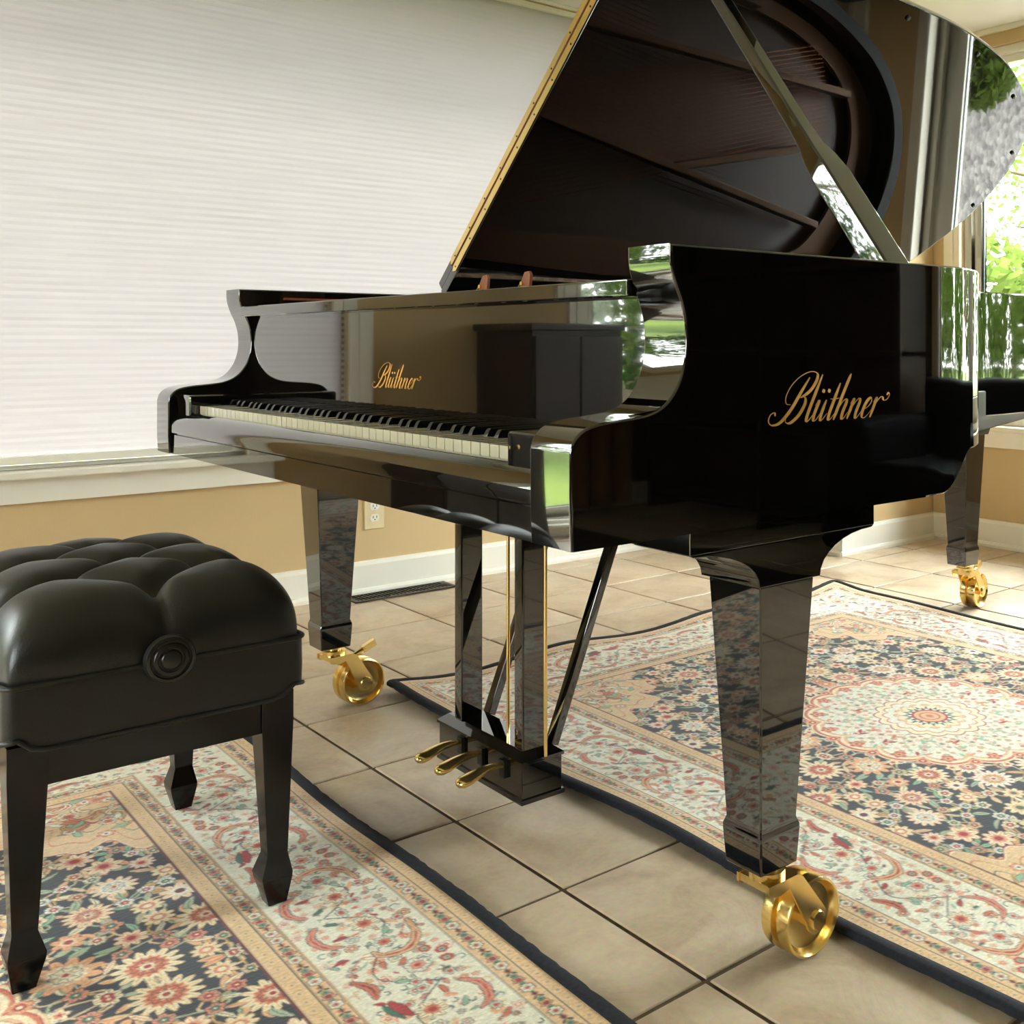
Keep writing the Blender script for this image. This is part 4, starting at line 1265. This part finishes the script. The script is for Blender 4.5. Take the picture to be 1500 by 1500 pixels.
# ------------------------------------------------------------------ rest of the room (seen in the reflections)
sofa = empty('sofa', (1.52, 2.62, 0), 0)
tag(sofa, 'black upholstered sofa below the right-hand back window', 'sofa')
MB().box(-.95, .95, -.36, .40, .10, .30).build('base', 'sofa_black', sofa, bevel=.02, seg=3)
MB().box(-.95, .95, .20, .44, .30, .72).build('backrest', 'sofa_black', sofa, bevel=.05, seg=4)
for s in (-1, 1):
    MB().box(s * .86 - .10, s * .86 + .10, -.38, .42, .10, .58).build('armrest', 'sofa_black', sofa, bevel=.05, seg=4)
    MB().box(s * .375 - .37, s * .375 + .37, -.38, .22, .30, .44).build('seat_cushion', 'sofa_black', sofa, bevel=.04, seg=4)
for sx in (-1, 1):
    for sy in (-.3, .34):
        MB().frustum((sx * .85, sy), .018, 0, (sx * .85, sy), .028, .10).build('leg', 'dark_wood', sofa)
cab = empty('side_cabinet', (XL + .215, -1.22, 0))
tag(cab, 'dark wooden two-door cabinet against the left wall past the shade', 'cabinet')
MB().box(-.185, .185, -.19, .19, .05, .90).build('body', 'dark_wood', cab, bevel=.003)
MB().box(-.195, .20, -.2, .2, .90, .925).build('top', 'dark_wood', cab, bevel=.004)
MB().box(-.17, .17, -.17, .17, 0, .05).build('plinth', 'dark_wood', cab)
for s in (-1, 1):
    d_ = MB().box(.185, .203, min(s * .003, s * .185), max(s * .003, s * .185), .07, .88).build('door', 'dark_wood', cab, bevel=.003)
    MB().lathe([(.006, .203), (.006, .212), (.011, .218), (.009, .226), (.002, .229)], 'x', 16, (0, s * .03, .52)).build('knob', 'brass', d_)
bc = empty('bookcase', (3.42, YB - .19, 0))  # added so the piano side has something dark to reflect
tag(bc, 'tall dark bookcase added out of view to darken the reflection in the piano side', 'bookcase')
for x in (-.83, -.005, .82):
    MB().box(x, x + .022, -.17, .15, 0, 2.05).build('upright', 'dark_wood', bc, bevel=.002)
for z in (.06, .42, .80, 1.18, 1.56, 2.03):
    MB().box(-.83, .842, -.165, .15, z, z + .022).build('shelf', 'dark_wood', bc, bevel=.002)
MB().box(-.83, .842, .15, .165, 0, 2.05).build('back_panel', 'dark_wood', bc)
tag(MB().box(2.35, 4.25, .25, 2.15, 0, .010).build('added_rug', 'dark_rug', bevel=.003), 'plain dark brown rug added out of view to darken the floor reflected in the piano', 'rug')  # unseen, added to keep the lower piano side reflection dark
for k, y in enumerate((2.35, 1.1)):
    cu = empty('curtain', (XR - .09, y, 0))
    tag(cu, ('brown pleated floor-length curtain on the right wall nearer the windows', 'brown pleated floor-length curtain on the right wall nearer the camera')[k], 'curtain', 'curtains on the right wall')
    rows = []
    for z in (.02, .7, 1.4, 2.05):
        pts = [(.035 * math.sin(i * .9) * (1.1 - .2 * z), -.40 + i * .02, z) for i in range(41)]
        rows.append(pts + [(x + .006, y_, z_) for x, y_, z_ in reversed(pts)])
    MB().quadstrip(rows).build('cloth', 'curtain_brown', cu, smooth=70)
    MB().tube([(0, -.47, 2.07), (0, .47, 2.07)], .011, 12).build('rod', 'dark_wood', cu)

# ------------------------------------------------------------------ garden
struct(MB().box(-45, 45, -45, 45, -.45, -.30).build('ground_lawn', 'lawn', smooth=0))
struct(MB().box(-6.5, 9.5, YB + TH, YB + TH + 4.2, -.30, -.27).build('ground_gravel_back', 'gravel', smooth=0))
struct(MB().box(-6.5, XL - TH, -.9, YB + TH, -.30, -.27).build('gravel_bounce_left', 'gravel', smooth=0))  # added so the ground bounce onto the blind is not green
struct(MB().box(XR + TH, 9.5, -8.5, YB + TH, -.30, -.27).build('gravel_bounce_right', 'gravel', smooth=0))  # added to cut green lawn bounce on this side
struct(MB().box(XL - TH, XR + TH, -8.5, YF - TH, -.30, -.27).build('gravel_bounce_front', 'gravel', smooth=0))  # added in front of the house, again against green bounce light
struct(MB().box(XL - TH - .8, XL - TH, -5, -.9, -.30, -.27).build('ground_gravel_strip', 'gravel', smooth=0))
def leaves(m, c, rad, n_, size, rr, shell=.5):
    for _ in range(n_):
        v_ = Vector((rr.gauss(0, 1), rr.gauss(0, 1), rr.gauss(0, 1))).normalized() * (shell + (1 - shell) * rr.random() ** .5)
        p = Vector(c) + Vector((v_.x * rad[0], v_.y * rad[1], v_.z * rad[2]))
        a = Vector((rr.gauss(0, 1), rr.gauss(0, 1), rr.gauss(0, .5))).normalized(); b_ = a.cross(Vector((rr.gauss(0, 1), rr.gauss(0, 1), rr.gauss(0, 1)))).normalized()
        s = size * rr.uniform(.6, 1.3); k = len(m.v)
        m.v += [p - a * s, p + b_ * s * .5, p + a * s, p - b_ * s * .5]
        m.f.append((k, k + 1, k + 2, k + 3))
def tree(x, y, h, spread, mat, label, seed, n_=5200, size=.062):
    rr = random.Random(seed)
    root = empty('garden_tree', (x, y, -.3)); tag(root, label, 'tree', 'trees in the garden')
    MB().tube([(0, 0, 0), (.05, .03, h * .25), (-.05, .05, h * .5), (.02, 0, h * .85)], [h * .03, h * .024, h * .017, h * .006], 10).build('trunk', 'bark', root, smooth=60)
    fo = MB(); bs = MB()
    for i in range(11):
        an = i * 2.4 + rr.random(); z0 = h * rr.uniform(.22, .7); L = spread * rr.uniform(.6, 1.05)
        e = (L * math.cos(an), L * math.sin(an), z0 + L * rr.uniform(.1, .5))
        MB().tube([(0, 0, z0), (e[0] * .5, e[1] * .5, z0 + (e[2] - z0) * .7), e], [h * .011, h * .008, h * .003], 6).build('branch', 'bark', root, smooth=60)
        leaves(fo, (e[0] * .8, e[1] * .8, e[2]), (spread * .42, spread * .42, spread * .30), n_ // 12, size, rr, .2)
    leaves(fo, (0, 0, h * .9), (spread * .5, spread * .5, spread * .4), n_ // 12, size, rr, .2)
    tag(fo.build('foliage', mat, root, smooth=0, recalc=False), kind='stuff')
def shrub(x, y, r_, h, mat, label, seed, n_=1500, size=.07, group='shrubs in the garden'):
    rr = random.Random(seed)
    root = empty('garden_shrub', (x, y, -.3)); tag(root, label, 'shrub', group)
    for k in range(4):
        an = k * 1.6; MB().tube([(0, 0, 0), (r_ * .3 * math.cos(an), r_ * .3 * math.sin(an), h * .5)], [.02, .008], 6).build('stem', 'bark', root)
    fo = MB(); leaves(fo, (0, 0, h * .52), (r_, r_, h * .48), n_, size, rr, .55)
    tag(fo.build('foliage', mat, root, smooth=0, recalc=False), kind='stuff')
for k, (x, y, h, sp, mat, lab) in enumerate([
    (-2.6, 9.5, 5.2, 2.2, 'leaf_spring', 'pale spring-green tree with thin branches outside the back window'),
    (-5.6, 15.0, 7.5, 3.2, 'leaf_spring', 'tall pale green tree far beyond the back window'),
    (2.2, 18.5, 6.5, 2.8, 'leaf_deep', 'dark green tree on the lawn behind the back windows'),
    (8.5, 18.0, 7.5, 3.2, 'leaf_spring', 'broad pale green tree at the right end of the back garden'),
    (14.0, 7.5, 6.5, 2.8, 'leaf_deep', 'dark green tree off the right corner of the house'),
    (-14.5, -3.6, 7.0, 3.0, 'leaf_deep', 'dark green tree on the lawn facing the tall left window'),
    (-15.0, -12.0, 8.0, 3.4, 'leaf_spring', 'pale green tree far off beyond the tall left window'),
    (-15.0, 5.0, 7.5, 3.2, 'leaf_deep', 'dark green tree behind the shaded window')]):
    tree(x, y, h, sp, mat, lab, 20 + k)
rr = random.Random(5)
ring = [(-26, -14), (-24, -4), (-25, 6), (-22, 15), (-16, 22), (-8, 25), (0, 26), (8, 25), (16, 23), (24, 17), (-20, -22)]
for k, (x, y) in enumerate(ring):
    shrub(x, y, 3.7, 4.4, 'leaf_deep' if k % 2 else 'leaf_spring', 'large leafy thicket closing the far end of the garden', 60 + k, 1500, .34, 'thickets around the lawn')
for k, (x, y, r_, h, mt, lab) in enumerate([(.50, 4.35, .19, .45, 'leaf_spring', 'low green shrub in the gravel below the back window'), (1.25, 4.3, .36, .8, 'leaf_spring', 'low pale shrub in the gravel between the back windows'), (2.3, 4.4, .35, .9, 'leaf_deep', 'rounded shrub in the gravel at the right back window'), (-5.8, -9.4, .7, 1.1, 'leaf_spring', 'pale shrub on the lawn facing the tall left window')]):
    shrub(x, y, r_, h, mt, lab, 90 + k, 900, .05)

for k, (x, y, r_, h) in enumerate([(-8.4, -5.2, 1.5, 3.4), (-8.9, -8.4, 1.6, 3.6), (-9.2, -12.0, 1.7, 3.8)]):
    shrub(x, y, r_, h, 'leaf_spring' if k != 1 else 'leaf_deep', ('pale hedge bush nearest the tall left window', 'dark hedge bush in the middle of the left lawn', 'pale hedge bush at the far end of the left lawn')[k], 120 + k, 3200, .085, 'hedge bushes on the lawn')
for k, (x, y, r_, h) in enumerate([(3.4, 10.6, 1.3, 2.9), (6.3, 11.4, 1.45, 3.3), (9.4, 13.2, 1.5, 3.4)]):
    shrub(x, y, r_, h, 'leaf_spring', ('pale hedge bush behind the back windows, nearest the house', 'pale hedge bush in the middle behind the back windows', 'pale hedge bush farthest to the right behind the house')[k], 130 + k, 3200, .085, 'hedge bushes on the lawn')
